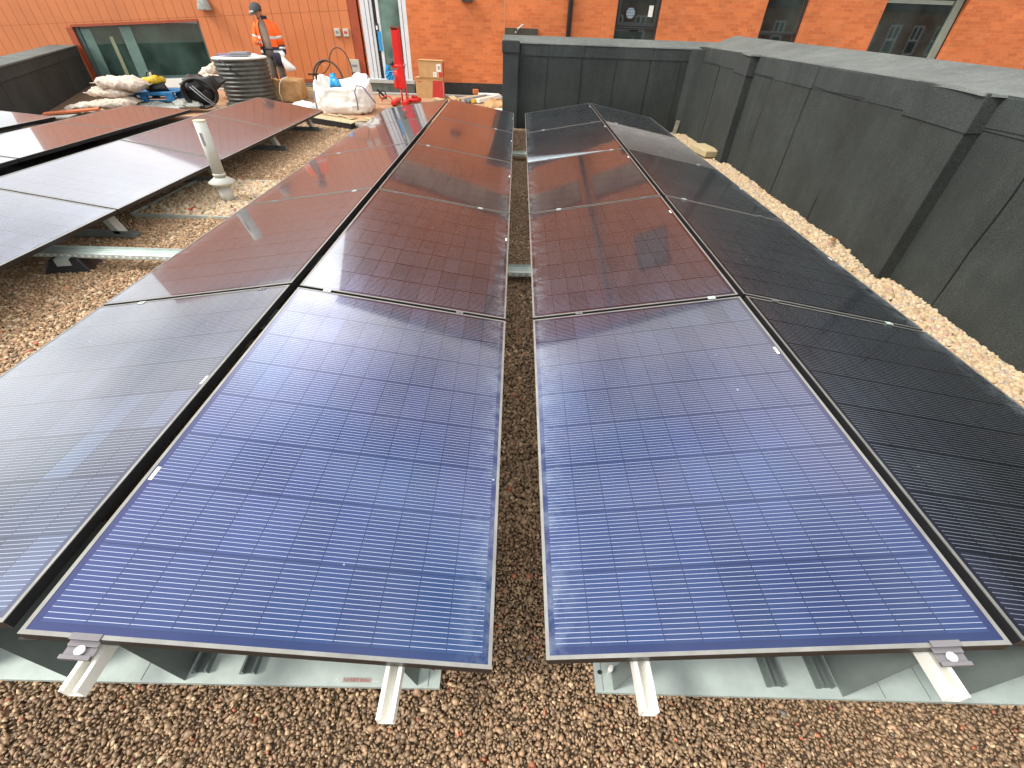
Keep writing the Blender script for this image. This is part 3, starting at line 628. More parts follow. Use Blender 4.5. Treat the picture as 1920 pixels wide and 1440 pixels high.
seg(WA, WB, G-.4, .47, .45, 'felt', 'wall_core', 0, t)
for k in range(9):
    a = Vector(WA).lerp(Vector(WB), k/9); b_ = Vector(WA).lerp(Vector(WB), (k+1)/9)
    seg(a, b_, G-.4, .34, .01, 'felt', 'felt_sheet', .005+.005*(k % 2), t); seg(a, b_, .31, .48, .01, 'felt_w', 'felt_overlap', .016+.003*(k % 2), t)
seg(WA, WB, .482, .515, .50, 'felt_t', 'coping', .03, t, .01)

# ---------------------------------------------------------------- brick building
Bd = thing('brick_building', 'orange brick building with dark framed windows behind the black parapet', 'building')
YB = 14.0; XL, XR, HB = -4.05, 22., 8.4
holes = [(-4.03, -2.86, -.02, 2.15)]
wins = [(2.42, 3.54, .62, 2.55), (6.12, 7.20, .62, 2.55), (9.05, 11.10, .30, 2.25), (13.4, 14.5, .62, 2.55), (-3.2, 1.05, 2.85, 3.6), (1.45, 4.4, 2.85, 3.6), (2.42, 3.54, 5.1, 6.5), (6.12, 7.2, 5.1, 6.5), (9.05, 10.98, 5.1, 6.5), (13.4, 14.5, 5.1, 6.5)]
def wall_with_holes(x0, x1, z0, z1, y0, y1, hs, mat, name, par):
    xs = sorted({x0, x1, *[h[0] for h in hs], *[h[1] for h in hs]}); zs = sorted({z0, z1, *[h[2] for h in hs], *[h[3] for h in hs]})
    B = MB(); cell = lambda i, j: 0 <= i < len(xs)-1 and 0 <= j < len(zs)-1 and not any(h[0] <= xs[i] and xs[i+1] <= h[1] and h[2] <= zs[j] and zs[j+1] <= h[3] for h in hs)
    for i in range(len(xs)-1):
        for j in range(len(zs)-1):
            if not cell(i, j): continue
            a, b_, c, d = xs[i], xs[i+1], zs[j], zs[j+1]
            B.add([(a, y0, c), (b_, y0, c), (b_, y0, d), (a, y0, d)], [(0, 1, 2, 3)]); B.add([(a, y1, c), (b_, y1, c), (b_, y1, d), (a, y1, d)], [(3, 2, 1, 0)])
            if not cell(i-1, j): B.add([(a, y0, c), (a, y0, d), (a, y1, d), (a, y1, c)], [(0, 1, 2, 3)])
            if not cell(i+1, j): B.add([(b_, y0, c), (b_, y0, d), (b_, y1, d), (b_, y1, c)], [(3, 2, 1, 0)])
            if not cell(i, j-1): B.add([(a, y0, c), (b_, y0, c), (b_, y1, c), (a, y1, c)], [(3, 2, 1, 0)])
            if not cell(i, j+1): B.add([(a, y0, d), (b_, y0, d), (b_, y1, d), (a, y1, d)], [(0, 1, 2, 3)])
    return B.build(name, mat, par)
wall_with_holes(XL, XR, -.01, HB, YB, YB+.3, holes+wins, 'brick', 'wall', Bd)
MB().box(XL, XR, YB+.31, YB+8, -.3, HB-.05).build('inner_block', 'dark', Bd)
MB().box(-2.84, XR, YB-.03, YB+.29, G-.02, -.012).build('plinth', 'slate', Bd)
MB().box(-1.0, 6, YB-.035, YB-.031, G, -.02).build('plinth_sheet', 'slate', Bd)
MB().box(XL-.05, XR+.05, YB-.08, YB+8, HB, HB+.15).build('roof_coping', 'wframe', Bd)
def window(par, x0, x1, z0, z1, y, glass='glass', fw_=.055, tr=None, frame='wframe'):
    f = MB(); yo = y+.19; d = .07
    f.box(x0, x0+fw_, yo, yo+d, z0, z1); f.box(x1-fw_, x1, yo, yo+d, z0, z1); f.box(x0+fw_, x1-fw_, yo, yo+d, z0, z0+fw_); f.box(x0+fw_, x1-fw_, yo, yo+d, z1-fw_, z1)
    if tr: f.box(x0+fw_, x1-fw_, yo+.001, yo+d-.001, tr-.04, tr+.04); f.box(x0+fw_, x1-fw_, yo-.018, yo-.001, tr-.006, tr+.006)
    o = f.build('window', frame, par, .004)
    MB().box(x0+fw_, x1-fw_, yo+.030, yo+.040, z0+fw_, z1-fw_).build('pane', glass, o)
    MB().box(x0+.02, x1-.02, y+.27, y+.298, z0, z1).build('reveal', 'wframe', o)
    return o
for k, (x0, x1, z0, z1) in enumerate(wins):
    o = window(Bd, x0, x1, z0, z1, YB, glass=('glass_o' if z0 == 2.85 else 'glass'), fw_=(.02 if z0 == 2.85 else .055), tr=(1.27 if z0 == .62 else None))
    if k == 0:   # casement leaf with round louvred vent and a white sticker
        s = MB(); yy = YB+.175; s.box(x0+.06, x0+.13, yy, yy+.02, 1.31, z1-.06); s.box(x1-.13, x1-.06, yy, yy+.02, 1.31, z1-.06); s.box(x0+.13, x1-.13, yy, yy+.02, 1.31, 1.38); s.build('casement', 'wframe', o)
        cx, cz = 2.80, 1.56; n = 28
        q = MB(); q.tube([(cx, YB+.172, cz), (cx, YB+.188, cz)], .125, n); q.build('vent_ring', 'wframe', o)
        l = MB()
        for j in range(7):
            z = cz-.088+j*.029; hw = math.sqrt(max(.0001, .105**2-(z-cz)**2)); l.box(cx-hw, cx+hw, YB+.166, YB+.171, z-.008, z+.008)
        l.build('vent_louvre', simple('louvre_blue', (.38, .48, .55), .4), o)
        MB().box(3.26, 3.37, YB+.212, YB+.218, 1.50, 1.72).build('white_sticker', 'label', o)
    if k == 2:
        MB().box(x0, x0+.05, YB+.15, YB+.189, z0, z1).build('trim', 'wframe', o); MB().box(x1-.24, x1-.06, YB+.17, YB+.215, z0, z1-.0).build('trim', simple('green_trim', (.24, .28, .23), .5), o)
        MB().box(x0+.06, x1-.26, YB+.205, YB+.215, 1.94, 2.02).build('trim', simple('green_trim_light', (.27, .31, .26), .5), o)
# downpipe, hopper, small lamp over the top edge
MB().tube([(1.245, YB-.075, -.2), (1.245, YB-.075, 8)], .062, 14).box(1.15, 1.34, YB-.10, YB-.001, 2.6, 2.66).build('downpipe', 'wframe', Bd)
hp = MB().box(-.37, .46, YB-.16, YB-.001, .72, 1.19).build('overflow_box', simple('dark_box', (.05, .045, .03), .6, 0, .3), Bd)
MB().tube([(-.06, YB-.17, 1.17), (.0, YB-.20, 1.20), (.06, YB-.18, 1.25), (.10, YB-.14, 1.25)], .022, 8).tube([(-.10, YB-.17, 1.11), (-.09, YB-.19, 1.09)], .02, 8).tube([(-.05, YB-.17, 1.13), (-.03, YB-.19, 1.18)], .008, 6).build('tap', 'sill', hp)
MB().box(-1.45, -1.18, YB-.12, YB-.001, 1.66, 1.76).build('vent_hood', 'wframe', Bd)
MB().box(-.40, -.395, YB-.003, YB-.001, 1.0, 6).build('control_joint', 'sill', Bd)
# white framed door in the left end of the brick
d = MB(); fy = YB-.02
for a, b_ in ((-4.02, -3.90), (-3.885, -3.80), (-3.785, -3.72), (-3.63, -3.56), (-3.05, -2.98), (-2.965, -2.86)): d.box(a, b_, fy+(.02 if a < -3.8 else .04), fy+.14, .0, 2.15)
d.box(-3.56, -3.05, fy+.045, fy+.13, .0, .16); d.box(-3.56, -3.05, fy+.045, fy+.13, 2.0, 2.15); d.box(-4.02, -2.86, fy+.0, fy+.02, -.02, .02)
dr = d.build('door', 'white_frame', Bd, .003)
MB().box(-3.56, -3.05, fy+.08, fy+.09, .16, 2.0).build('pane', 'glass_g', dr); MB().box(-3.72, -3.63, fy+.07, fy+.12, .02, 2.15).build('seal_strip', 'black', dr)
MB().box(-3.71, -3.61, fy+.03, fy+.07, .98, 1.18).build('lock', 'wframe', dr); MB().box(-3.68, -3.64, fy+.022, fy+.03, 1.05, 1.13).build('lock_face', 'label', dr)
MB().box(-3.66, -3.575, fy+.02, fy+.039, .62, 1.02).build('protective_film', 'bluep', dr); bf = MB()
for _ in range(14): bf.obox((-3.42+random.uniform(-.13, .12)*1, fy-.02, .10+random.uniform(-.07, .09)), .12, .02, .07, (random.uniform(-1, 1), random.uniform(-1, 1), random.uniform(-1, 1)))
bf.obox((-3.53, fy+.0, .22), .07, .012, .22, (0, .35, 0)); bf.build('loose_film', 'bluep', dr)
MB().box(-4.10, -2.80, YB-.10, YB+.02, -.075, -.002).build('door_sill', 'sill', dr); MB().box(-4.08, -2.82, YB-.06, YB+.02, G, -.076).build('door_riser', simple('riser_grey', (.12, .13, .11), .8, 0, .4, 6), dr)

Ob = thing('opposite_building', 'brick building with white framed windows across the roof behind the viewer', 'building', (0, 0, 0))
ow = [(x, x+.95, z, z+2.0) for x in np.arange(-16, 46, 2.0) for z in (-.2,)]
wall_with_holes(-18, 48, -4, 2.7, -20.3, -20, ow, simple('old_brick', (.16, .075, .04), .9, 0, .3, 4), 'wall', Ob)
MB().box(-18, 48, -28, -20.31, -4, 2.6).build('inner_block', 'dark', Ob); MB().hexa([(-18.3, -19.9, 2.71), (48.3, -19.9, 2.71), (48.3, -28, 2.71), (-18.3, -28, 2.71), (-18.3, -23.9, 6.4), (48.3, -23.9, 6.4), (48.3, -24.1, 6.4), (-18.3, -24.1, 6.4)]).build('roof', 'slate', Ob)
for (a, b_, c, d_) in ow:
    f = MB(); y1, y0 = -20.03, -20.10
    for q in ((a, a+.10, c, d_), (b_-.10, b_, c, d_), (a+.1, b_-.1, c, c+.1), (a+.1, b_-.1, d_-.1, d_), (a+.1, b_-.1, c+.95, c+1.05), (a+.43, a+.52, c+1.051, d_-.1)): f.box(q[0], q[1], y0, y1, q[2], q[3])
    f.build('window', 'white_frame', Ob)
# ---------------------------------------------------------------- orange clad building (its floor line falls gently to the left)
Cd = thing('clad_building', 'building with terracotta vertical board cladding and one wide dark window', 'building')
SL = .062; zsh = lambda x: SL*(x+4.05)
def cbox(B, x0, x1, y0, y1, z0, z1, mi=0):
    B.hexa([(x0, y0, z0+zsh(x0)), (x1, y0, z0+zsh(x1)), (x1, y1, z0+zsh(x1)), (x0, y1, z0+zsh(x0)), (x0, y0, z1+zsh(x0)), (x1, y0, z1+zsh(x1)), (x1, y1, z1+zsh(x1)), (x0, y1, z1+zsh(x0))], mi)
H2 = 4.3; XE = -14.2; wx0, wx1, wz0, wz1 = -11.50, -8.22, .20, 1.34
B = MB(); x = -4.32; pitchb = .243
B2 = MB()
while x > XE:
    a = max(x-pitchb, XE)
    for (z0, z1) in ((.045, 1.425), (1.431, 2.95), (2.956, H2)):
        segs = [(z0, z1)]
        if x > wx0-.03 and a < wx1+.03:
            segs = [(s0, s1) for s0, s1 in ((z0, min(z1, wz0-.02)), (max(z0, wz1+.05), z1)) if s1-s0 > .02]
        for s0, s1 in segs:
            if x > wx1+.03 > a and s0 < wz1: cbox(B, wx1+.03, x-.0045, YB-.02, YB+.0, s1, wz1+.05)
            cbox(B, a+.0045, x-.0045, YB-.02, YB+.0, s0, s1)
            if a < wx0-.03 < x and s0 < wz1: cbox(B, a+.0045, wx0-.03, YB-.02, YB+.0, s1, wz1+.05)
    x -= pitchb
B.build('wall', 'clad', Cd)
B = MB()
for (a, b_, c, d_) in ((XE, wx0-.02, -.1, H2), (wx1+.02, -4.3, .0, H2), (wx0-.02, wx1+.02, wz1+.02, H2), (wx0-.02, wx1+.02, -.1, wz0)): cbox(B, a, b_, YB+.002, YB+.2, c, d_)
B.build('backing', 'clad_d', Cd)
B = MB(); cbox(B, XE, -4.10, YB-.03, YB+.2, -.01, .04); cbox(B, -4.31, -4.09, YB-.028, YB+.2, .041, H2); B.build('base_trim', 'clad_d', Cd)
B = MB(); cbox(B, XE, XE+.1, YB+.2, YB+8, -.3, H2); cbox(B, XE, -4.06, YB+7.8, YB+8, -.3, H2); cbox(B, XE, -4.06, YB-.06, YB+8, H2+.001, H2+.12); B.build('roof', 'clad_d', Cd)
B = MB(); cbox(B, -13.9, -4.15, YB+.0, YB+.25, -.6, -.011); B.build('plinth', 'timber2', Cd); B = MB(); cbox(B, -13.9, -4.15, YB-.001, YB-.0005, -.6, -.12); B.build('plinth_membrane', 'dark', Cd)
B = MB(); cbox(B, wx0-.03, wx1+.03, YB-.04, YB+.1, wz1+.0, wz1+.045); cbox(B, wx0-.17, wx0-.0, YB-.035, YB-.0, wz0-.55, wz1); wf = B.build('window', 'clad_d', Cd)
B = MB(); cbox(B, wx0, wx0+.10, YB+.03, YB+.1, wz0, wz1-.001); cbox(B, wx0+.1, wx1, YB+.03, YB+.1, wz0, wz0+.05); cbox(B, wx1-.03, wx1, YB+.02, YB+.1, wz0+.05, wz1-.001); B.build('frame', simple('teal_frame', (.075, .12, .115), .5), wf)
B = MB(); cbox(B, wx0+.1, wx1-.03, YB+.06, YB+.07, wz0+.05, wz1-.001); B.build('pane', m_glass('clad_glass', (.025, .045, .038), .02), wf)
pm = simple('pale_mullion', (.13, .21, .18), .5)
B = MB(); cbox(B, wx0+.12, wx0+.38, YB+.052, YB+.059, wz0+.05, wz1-.05); B.build('blind', pm, wf); B = MB(); cbox(B, wx0+1.15, wx0+1.45, YB+.052, YB+.059, wz0+.05, wz1-.002); B.build('blind', pm, wf)
B = MB(); cbox(B, wx0+.80, wx0+.90, YB+.045, YB+.051, wz0+.05, 1.12); B.build('mullion', simple('yellow_mullion', (.25, .27, .16), .5), wf)
B = MB(); cbox(B, wx0+.5, wx1-.6, YB-.10, YB-.0, wz0-.17, wz0-.02); B.build('sill', 'label', wf)
B = MB(); cbox(B, wx0-.02, wx1+.05, YB-.06, YB+.1, wz0-.019, wz0+.0); B.build('sill', simple('teal_sill', (.16, .22, .22), .5), wf)
# wall lamp and three small sockets
lp = MB(); n = 16
lp.loft([[(-7.86+r*math.cos(2*PI*j/n), YB-.13+r*math.sin(2*PI*j/n)*.8, z) for j in range(n)] for r, z in ((.17, 1.31), (.175, 1.335), (.12, 1.50), (.09, 1.56))]); lp.box(-7.92, -7.80, YB-.06, YB-.021, 1.36, 1.56); lp.build('wall_lamp', 'sackg', Cd)
for (xx, zz, s_, mt, nm) in ((-4.67, .97, .07, 'cream', 'alarm_button'), (-4.45, .97, .07, 'cream', 'alarm_button'), (-4.36, .28, .12, 'cream', 'socket')):
    q = MB().box(xx-s_, xx+s_, YB-.085, YB-.02, zz-s_*1.15, zz+s_*1.15).build(nm, mt, Cd, .01)
    MB().box(xx-s_*.6, xx+s_*.5, YB-.09, YB-.086, zz-.02, zz+.03).build('face', 'redp' if xx == -4.45 else 'grey', q)


# ================================================================ things standing about on the roof
def noisy(o, amp, sc, seed=0):
    for v in o.data.vertices:
        p = Vector(v.co)*sc+Vector((seed, seed*1.7, 0)); v.co += Vector((noise.noise(p), noise.noise(p+Vector((9, 0, 0))), noise.noise(p+Vector((0, 9, 0)))))*amp
    return o
def pillow(L, W, H, n=22, k=12, sag=0., seed=0, pinch=.35):
    """a stuffed sack: flattened, pinched ends with little ears"""
    n, k = 40, 20; b = MB(); rings = []
    for i in range(n+1):
        t = i/n; x = (t-.5)*L; e = 1-abs(2*t-1)**3.2; w_ = W/2*(pinch+(1-pinch)*min(1, e*1.5)) if 0 < i < n else W/2*.9
        h = H/2*max(.05, min(1, e*1.15)); r = []
        for j in range(2*k):
            a = PI*j/k; ca, sa = math.cos(a), math.sin(a)
            r.append((x, w_*math.copysign(abs(ca)**.8, ca), h*math.copysign(abs(sa)**.8, sa)+sag*(2*t-1)**2+.008*noise.noise(Vector((x*9, ca*2+seed, sa*3)))))
        rings.append(r)
    b.loft(rings); return b
def densify(rings, k):
    out = []
    for a_, b_ in zip(rings[:-1], rings[1:]):
        for i in range(k): out.append([tuple(p[c]*(1-i/k)+q[c]*i/k for c in range(3)) for p, q in zip(a_, b_)])
    return out+[rings[-1]]
def sack(label, loc, L, W, H, rot, mat='sack', sag=0., group='sacks piled on the roof', seed=0, name='sandbag'):
    o = pillow(L, W, H, sag=sag, seed=seed).build(name, mat, None, 0, loc, rot); noisy(o, .03, 7, seed); noisy(o, .016, 19, seed+3); tag(o, label, 'sack', group); return o
sack('big pinkish white sack on top of the sack pile beside the black wall', (-7.88, 10.0, .17), .92, .50, .24, (0, .02, .1), seed=1)
sack('cream sack in the middle of the pile at the corner of the black wall', (-8.15, 9.95, .02), .80, .42, .17, (0, .0, .05), seed=2)
sack('crumpled beige sack at the bottom of the pile, in front of the wall', (-8.00, 9.85, -.14), .72, .44, .18, (0, -.05, .2), seed=3)
sack('flat cream sack with a pointed corner lying at the far left of the pile', (-8.58, 9.75, -.20), .85, .46, .12, (0, -.14, .15), seed=4)
sack('small cream sack tucked below the pile next to the orange board', (-8.38, 9.35, -.24), .40, .25, .10, (0, 0, .5), seed=5)
sack('pale sack leaning on the sill at the right end of the wide window', (-7.25, 12.2, .24), .62, .36, .20, (.0, -.35, .1), seed=6)
sack('lower beige sack below the right end of the wide window', (-7.12, 12.0, .06), .60, .40, .22, (.0, .05, .0), seed=7)
fl = ['leftmost', 'second from left', 'third from left', 'fourth from left', 'rightmost']
for k, (x, y, z, r) in enumerate([(-7.9, 10.2, -.19, .2), (-7.62, 10.05, -.20, -.1), (-7.3, 10.1, -.19, .15), (-7.05, 10.0, -.22, -.2), (-6.80, 10.2, -.15, .3)]):
    sack('flat grey plastic sack under the blue pallet, %s of the row' % fl[k], (x, y, z), .52, .42, .075, (.12, .1*(-1)**k, r), 'sackg', seed=10+k, group='flat grey sacks under the pallet')
for k, (x, y, z, r) in enumerate([(-7.45, 9.85, -.255, .1), (-7.05, 9.8, -.26, -.15)]):
    sack('flat grey sack on the ground in front of the pallet pile, %s' % ['left one', 'right one'][k], (x, y, z), .50, .36, .07, (.05, 0, r), 'sackg', seed=20+k, group='flat grey sacks under the pallet')
# blue pallet
t = thing('pallet', 'blue painted wooden pallet lying on the grey sacks', 'pallet', (-7.67, 10.55, -.145), (0, -.035, .03))
for k in range(6): MB().box(-.60, .60, -.42+k*.145, -.42+k*.145+.10, .128, .150).build('top_board', 'blue', t, .003)
for yy in (-.42, -.05, .33):
    MB().box(-.60, .60, yy, yy+.09, .0, .022).build('bottom_board', 'blue', t, .003); MB().box(-.60, .60, yy, yy+.09, .106, .127).build('stringer_board', 'blue', t)
    for xx in (-.60, -.07, .44): MB().box(xx, xx+(.16 if xx != -.07 else .12), yy+.004, yy+.088, .023, .105).build('block', 'blue', t)
# tool bag
t = thing('tool_bag', 'black and yellow tool bag standing on the blue pallet', 'tool bag', (-7.50, 10.42, .02), (0, 0, .1))
b = MB(); b.loft([[(sx*(.21-.03*abs(q-2)*(1 if q > 2 else .3)), sy, 0) for sx, sy in ()] or [(.22*(1-.08*q)*math.cos(2*PI*j/20), .15*(1-.1*q)*math.sin(2*PI*j/20), .05*q) for j in range(20)] for q in range(5)]); o = b.build('bag_body', 'black', t); noisy(o, .05, 6, 3)
b = MB(); b.loft([[(.19*s_*math.cos(2*PI*j/20), .13*s_*math.sin(2*PI*j/20), z) for j in range(20)] for s_, z in ((1.08, .13), (1.05, .19), (.8, .235), (.3, .25))]); noisy(b.build('bag_top', 'yellow', t), .06, 7, 5)
noisy(MB().loft([[(-.16+.07*s_*math.cos(2*PI*j/12), -.13+.05*s_*math.sin(2*PI*j/12), z) for j in range(12)] for s_, z in ((1, .05), (1.2, .12), (.7, .2))]).build('side_pocket', 'yellow', t), .03, 8, 1)
MB().tube([(-.12, 0, .24), (-.08, 0, .31), (.05, 0, .33), (.12, 0, .24)], .012, 8).build('handle', 'black', t); MB().tube([(-.06, .05, .22), (-.04, .05, .32)], .02, 8).build('tube_end', 'label', t)
# white board, teal plank behind the pallet
t = MB().box(-.9, .9, -.02, .02, -.08, .08).build('white_board', 'label', None, .003, (-7.9, 11.5, .03), (0, -.04, .02)); tag(t, 'long white board lying behind the blue pallet below the window', 'board')
t = MB().box(-.42, .42, -.06, .06, -.015, .015).build('plank', simple('teal_plank', (.03, .13, .15), .7), None, .003, (-6.85, 11.0, .09), (0, -.12, .25)); tag(t, 'teal painted plank sticking out behind the black coil', 'plank')
# black coil with a sack on top
t = thing('pipe_coil', 'black flexible pipe coiled on its side between the grey sacks and ribbed tank', 'pipe coil', (-6.52, 10.25, -.28), (0, 0, .1))
b = MB(); pts = []
for k in range(150): a = k*.21; rr = .33-.014*(k*.21/6.28); pts.append((rr*math.cos(a), -.10+.02*(a/6.28)*1.5, .30+rr*.78*math.sin(a)))
b.tube(pts, .024, 8); b.build('coil', 'black', t); MB().tube([(-.1, -.16, .42), (.10, -.2, .24), (.35, -.22, .05)], .012, 6).tube([(-.04, -.17, .44), (.15, -.2, .26), (.38, -.22, .07)], .010, 6).build('loose_cable', 'grey', t)
MB().loft([[(.3*s_*math.cos(2*PI*j/24), y, .30+.25*s_*math.sin(2*PI*j/24)) for j in range(24)] for s_, y in ((.98, -.02), (1, .1), (.5, .12))]).build('inner_drum', 'black', t)
o = sack('crumpled black bin bag on top of the black coil', (-6.52, 10.4, .17), .80, .5, .26, (0, -.05, .1), 'black', seed=31, group='sacks piled on the roof', name='bin_bag'); noisy(o, .10, 5, 8)
# ribbed tank
t = thing('ribbed_tank', 'large ribbed dark grey tank with a white rim beside the worker', 'tank', (-6.10, 11.45, G), (0, -.03, 0))
b = MB(); rings = []; nr = 96
for i in range(nr+1):
    z = .02+.82*i/nr; rr = .545-.03*(1-i/nr)+.011*math.sin(i/nr*2*PI*10.5); rings.append([(rr*math.cos(2*PI*j/48), rr*.92*math.sin(2*PI*j/48), z) for j in range(48)])
b.loft(rings, cap=False); b.loft([ring(.5, .70, 48)], cap=False) if False else None; b.build('tank_wall', 'tank', t)
MB().loft([[(r_*math.cos(2*PI*j/48), r_*.92*math.sin(2*PI*j/48), z) for j in range(48)] for r_, z in ((.545, .835), (.560, .842), (.560, .862), (.55, .87), (.2, .875))]).build('lid', 'label', t)
MB().tube([(-.15, -.545, .85), (.02, -.58, .70), (.20, -.56, .55)], .014, 6).build('strap', 'black', t)
tf = MB(); tf.loft([ring(.55, -.0, 40), ring(.57, .03, 40), ring(.53, .04, 40)]); tf.build('foot_rim', 'tank', t)
t = thing('grey_case', 'flat grey case lying on the tank lid', 'case', (-6.02, 11.3, .592), (0, -.03, .1)); MB().box(-.17, .20, -.12, .12, 0, .07).build('case_body', 'grey', t, .008); MB().box(-.15, .18, -.123, -.1205, .03, .035).build('seam', 'black', t)
t = tag(noisy(MB().box(-.25, .05, -.12, .14, 0, .03).build('dark_cloth', 'strap', None, 0, (-6.27, 11.35, .594), (0, -.03, .1)), .02, 5), 'dark folded cloth on the left of the tank lid', 'cloth')
t = tag(MB().obox((0, 0, .02), .22, .10, .012, (.1, .2, -.4)).build('paper_scrap', 'label', None, 0, (-5.69, 11.35, .585)), 'crumpled white scrap on the right of the tank lid', 'paper')
# brown paper bag with a cord
t = thing('paper_bale', 'brown paper wrapped bale tied with white cord at the feet of the worker', 'bale', (-5.46, 12.05, G), (0, 0, .03))
b = MB(); b.loft([[(w_*math.copysign(abs(math.cos(a))**.35, math.cos(a)), .26*math.copysign(abs(math.sin(a))**.35, math.sin(a)), z) for a in [2*PI*j/40 for j in range(40)]] for w_, z in ((.30, 0), (.34, .05), (.36, .18), (.35, .32), (.33, .40), (.29, .43))]); o = b.build('wrapping', 'paper', t); noisy(o, .06, 6, 2); noisy(o, .03, 16, 5)
MB().tube([(-.10, -.31, .0), (-.12, -.32, .2), (-.06, -.31, .38), (-.02, -.2, .455), (.0, .1, .46)], .011, 6).build('cord', 'label', t)
for k in range(3): MB().tube([(.02+.08*k+.035*math.cos(a), -.27+.02*k, .37+.03*math.sin(a)) for a in np.linspace(0, 2*PI, 10)], .008, 6).build('loop_handle', 'card', t)
t = thing('timber_crate', 'pale low timber crate behind the white builders bag', 'crate', (-4.98, 12.45, G)); MB().box(-.42, .42, -.02, .02, 0, .19).build('side_board', 'timber', t, .004); MB().box(-.42, .42, .40, .44, 0, .19).build('side_board', 'timber', t, .004); MB().box(-.42, -.38, .021, .399, 0, .18).build('end_board', 'timber', t); MB().box(.38, .42, .021, .399, 0, .18).build('end_board', 'timber', t)
o = sack('white and blue plastic bag on the ground left of the builders bag', (-4.62, 10.75, -.22), .55, .34, .16, (0, .1, -.4), 'sackg', seed=40, group='sacks piled on the roof', name='plastic_bag'); o.data.materials[0] = simple('pale_plastic', (.55, .62, .62), .4, 0, .35, 16)
t = tag(MB().box(-.07, .07, -.05, .05, 0, .10).build('small_carton', 'label', None, .005, (-5.33, 10.9, G+.01)), 'small white carton between the tank and the brown bale', 'carton')
# bulk bag
t = thing('builders_bag', 'large slumped white builders bag with lilac straps', 'builders bag', (-3.76, 10.85, G), (0, 0, .06))
def rrect(wx, wy, p, z, n=110, wob=0, ph=0):
    out = []
    for j in range(n):
        a = 2*PI*j/n; c, s = math.cos(a), math.sin(a); q = 1+wob*math.sin(a*7+z*9+ph)+wob*.7*math.sin(a*13+z*4)
        out.append((wx*math.copysign(abs(c)**p, c)*q, wy*math.copysign(abs(s)**p, s)*q, z))
    return out
rg = [rrect(.50, .42, .5, 0), rrect(.57, .47, .5, .05, wob=.01), rrect(.60, .50, .52, .16, wob=.016), rrect(.58, .47, .5, .28, wob=.016), rrect(.56, .44, .45, .38, wob=.014), rrect(.55, .43, .42, .46, wob=.012)]
top = []
for (x, y, z) in rg[-1]:
    a = math.atan2(y, x); zz = .50+.17*math.exp(-((a-.95)/.6)**2)+.13*math.exp(-((a-2.6)/.35)**2)-.06*math.exp(-((a+1.5)/.9)**2)+.10*math.exp(-((a+PI-.15)/.3)**2)
    top.append((x*.98, y*.98, zz))
inner = [(x*.93, y*.92, z-.01) for x, y, z in top]; inner2 = [(x*.85, y*.84, .40) for x, y, z in top]; inner3 = [(x*.3, y*.3, .44) for x, y, z in top]
o = MB().loft(densify(rg+[top], 5)+[inner, inner2, inner3]).build('bag_cloth', 'bulk', t); noisy(o, .035, 5, 4); noisy(o, .022, 11, 9); noisy(o, .010, 26, 2)
def sp(pts, w_=.02): return MB().tube(pts, w_, 6)
sp([(-.50, -.47, .10), (-.50, -.485, .25), (-.49, -.46, .42)], .014).build('strap', 'strap', t)
sp([(.36, -.53, .10), (.37, -.53, .25), (.34, -.50, .42), (.40, -.48, .53), (.52, -.45, .50), (.66, -.42, .30), (.72, -.40, .22)], .014).build('strap', 'strap', t)
sp([(.42, .40, .48), (.46, .35, .62), (.52, .2, .50)], .014).build('strap', 'strap', t)
o = tag(noisy(MB().loft([[(.12*s_*math.cos(2*PI*j/16), .10*s_*math.sin(2*PI*j/16), z) for j in range(16)] for s_, z in ((.6, -.03), (1, .03), (.9, .09), (.4, .14), (.5, .17))]).build('plastic_wrap', 'bluep', None, 0, (-3.97, 10.95, .17)), .07, 9, 2), 'crumpled blue plastic on top of the white builders bag', 'plastic wrap')
t = thing('cable_reel_strap', 'small black metal bracket lying between the builders bag and door step', 'bracket', (-3.40, 12.6, G)); MB().obox((0, 0, .13), .28, .02, .05, (0, .75, .3)).build('bracket_bar', 'black', t); MB().tube([(.02+.09*math.cos(a), -.02, .12+.09*math.sin(a)) for a in np.linspace(0, 2*PI, 9)], .014, 6).build('bracket_ring', 'black', t); t.name = 'metal_bracket'
# hoops of cable
t = thing('cable_coil', 'brown black hoops of cable standing behind the builders bag', 'cable coil', (-4.72, 12.75, G))
for k, (cx, cz, rx, rz, a0, a1, rr) in enumerate([(.0, .33, .37, .44, -.5, 3.6, .022), (.03, .33, .34, .42, -.4, 3.5, .016), (.34, .56, .27, .46, -.35, 2.8, .014)]):
    MB().tube([(cx+rx*math.cos(a), .02*k, cz+rz*math.sin(a)) for a in np.linspace(a0, a1, 26)], rr, 7).build('hoop', simple('brown_cable', (.09, .06, .045), .5), t)
MB().tube([(-.34, -.02, .48), (-.25, -.03, .50), (-.18, -.03, .42), (-.12, -.03, .25), (-.02, -.03, .12)], .018, 7).tube([(-.2, .0, .46), (-.05, 0, .52), (.05, 0, .62), (.12, 0, .70)], .010, 6).build('loose_end', 'black', t)
MB().box(-.47, -.28, -.035, .0, .46, .49).build('cable_tie', 'black', t); MB().tube([(-.02, -.03, .70), (.0, -.03, .60)], .010, 6).build('tag_end', 'paper', t); MB().tube([(-.33, -.03, .43), (-.28, -.04, .2)], .010, 6).build('rope_end', 'label', t)
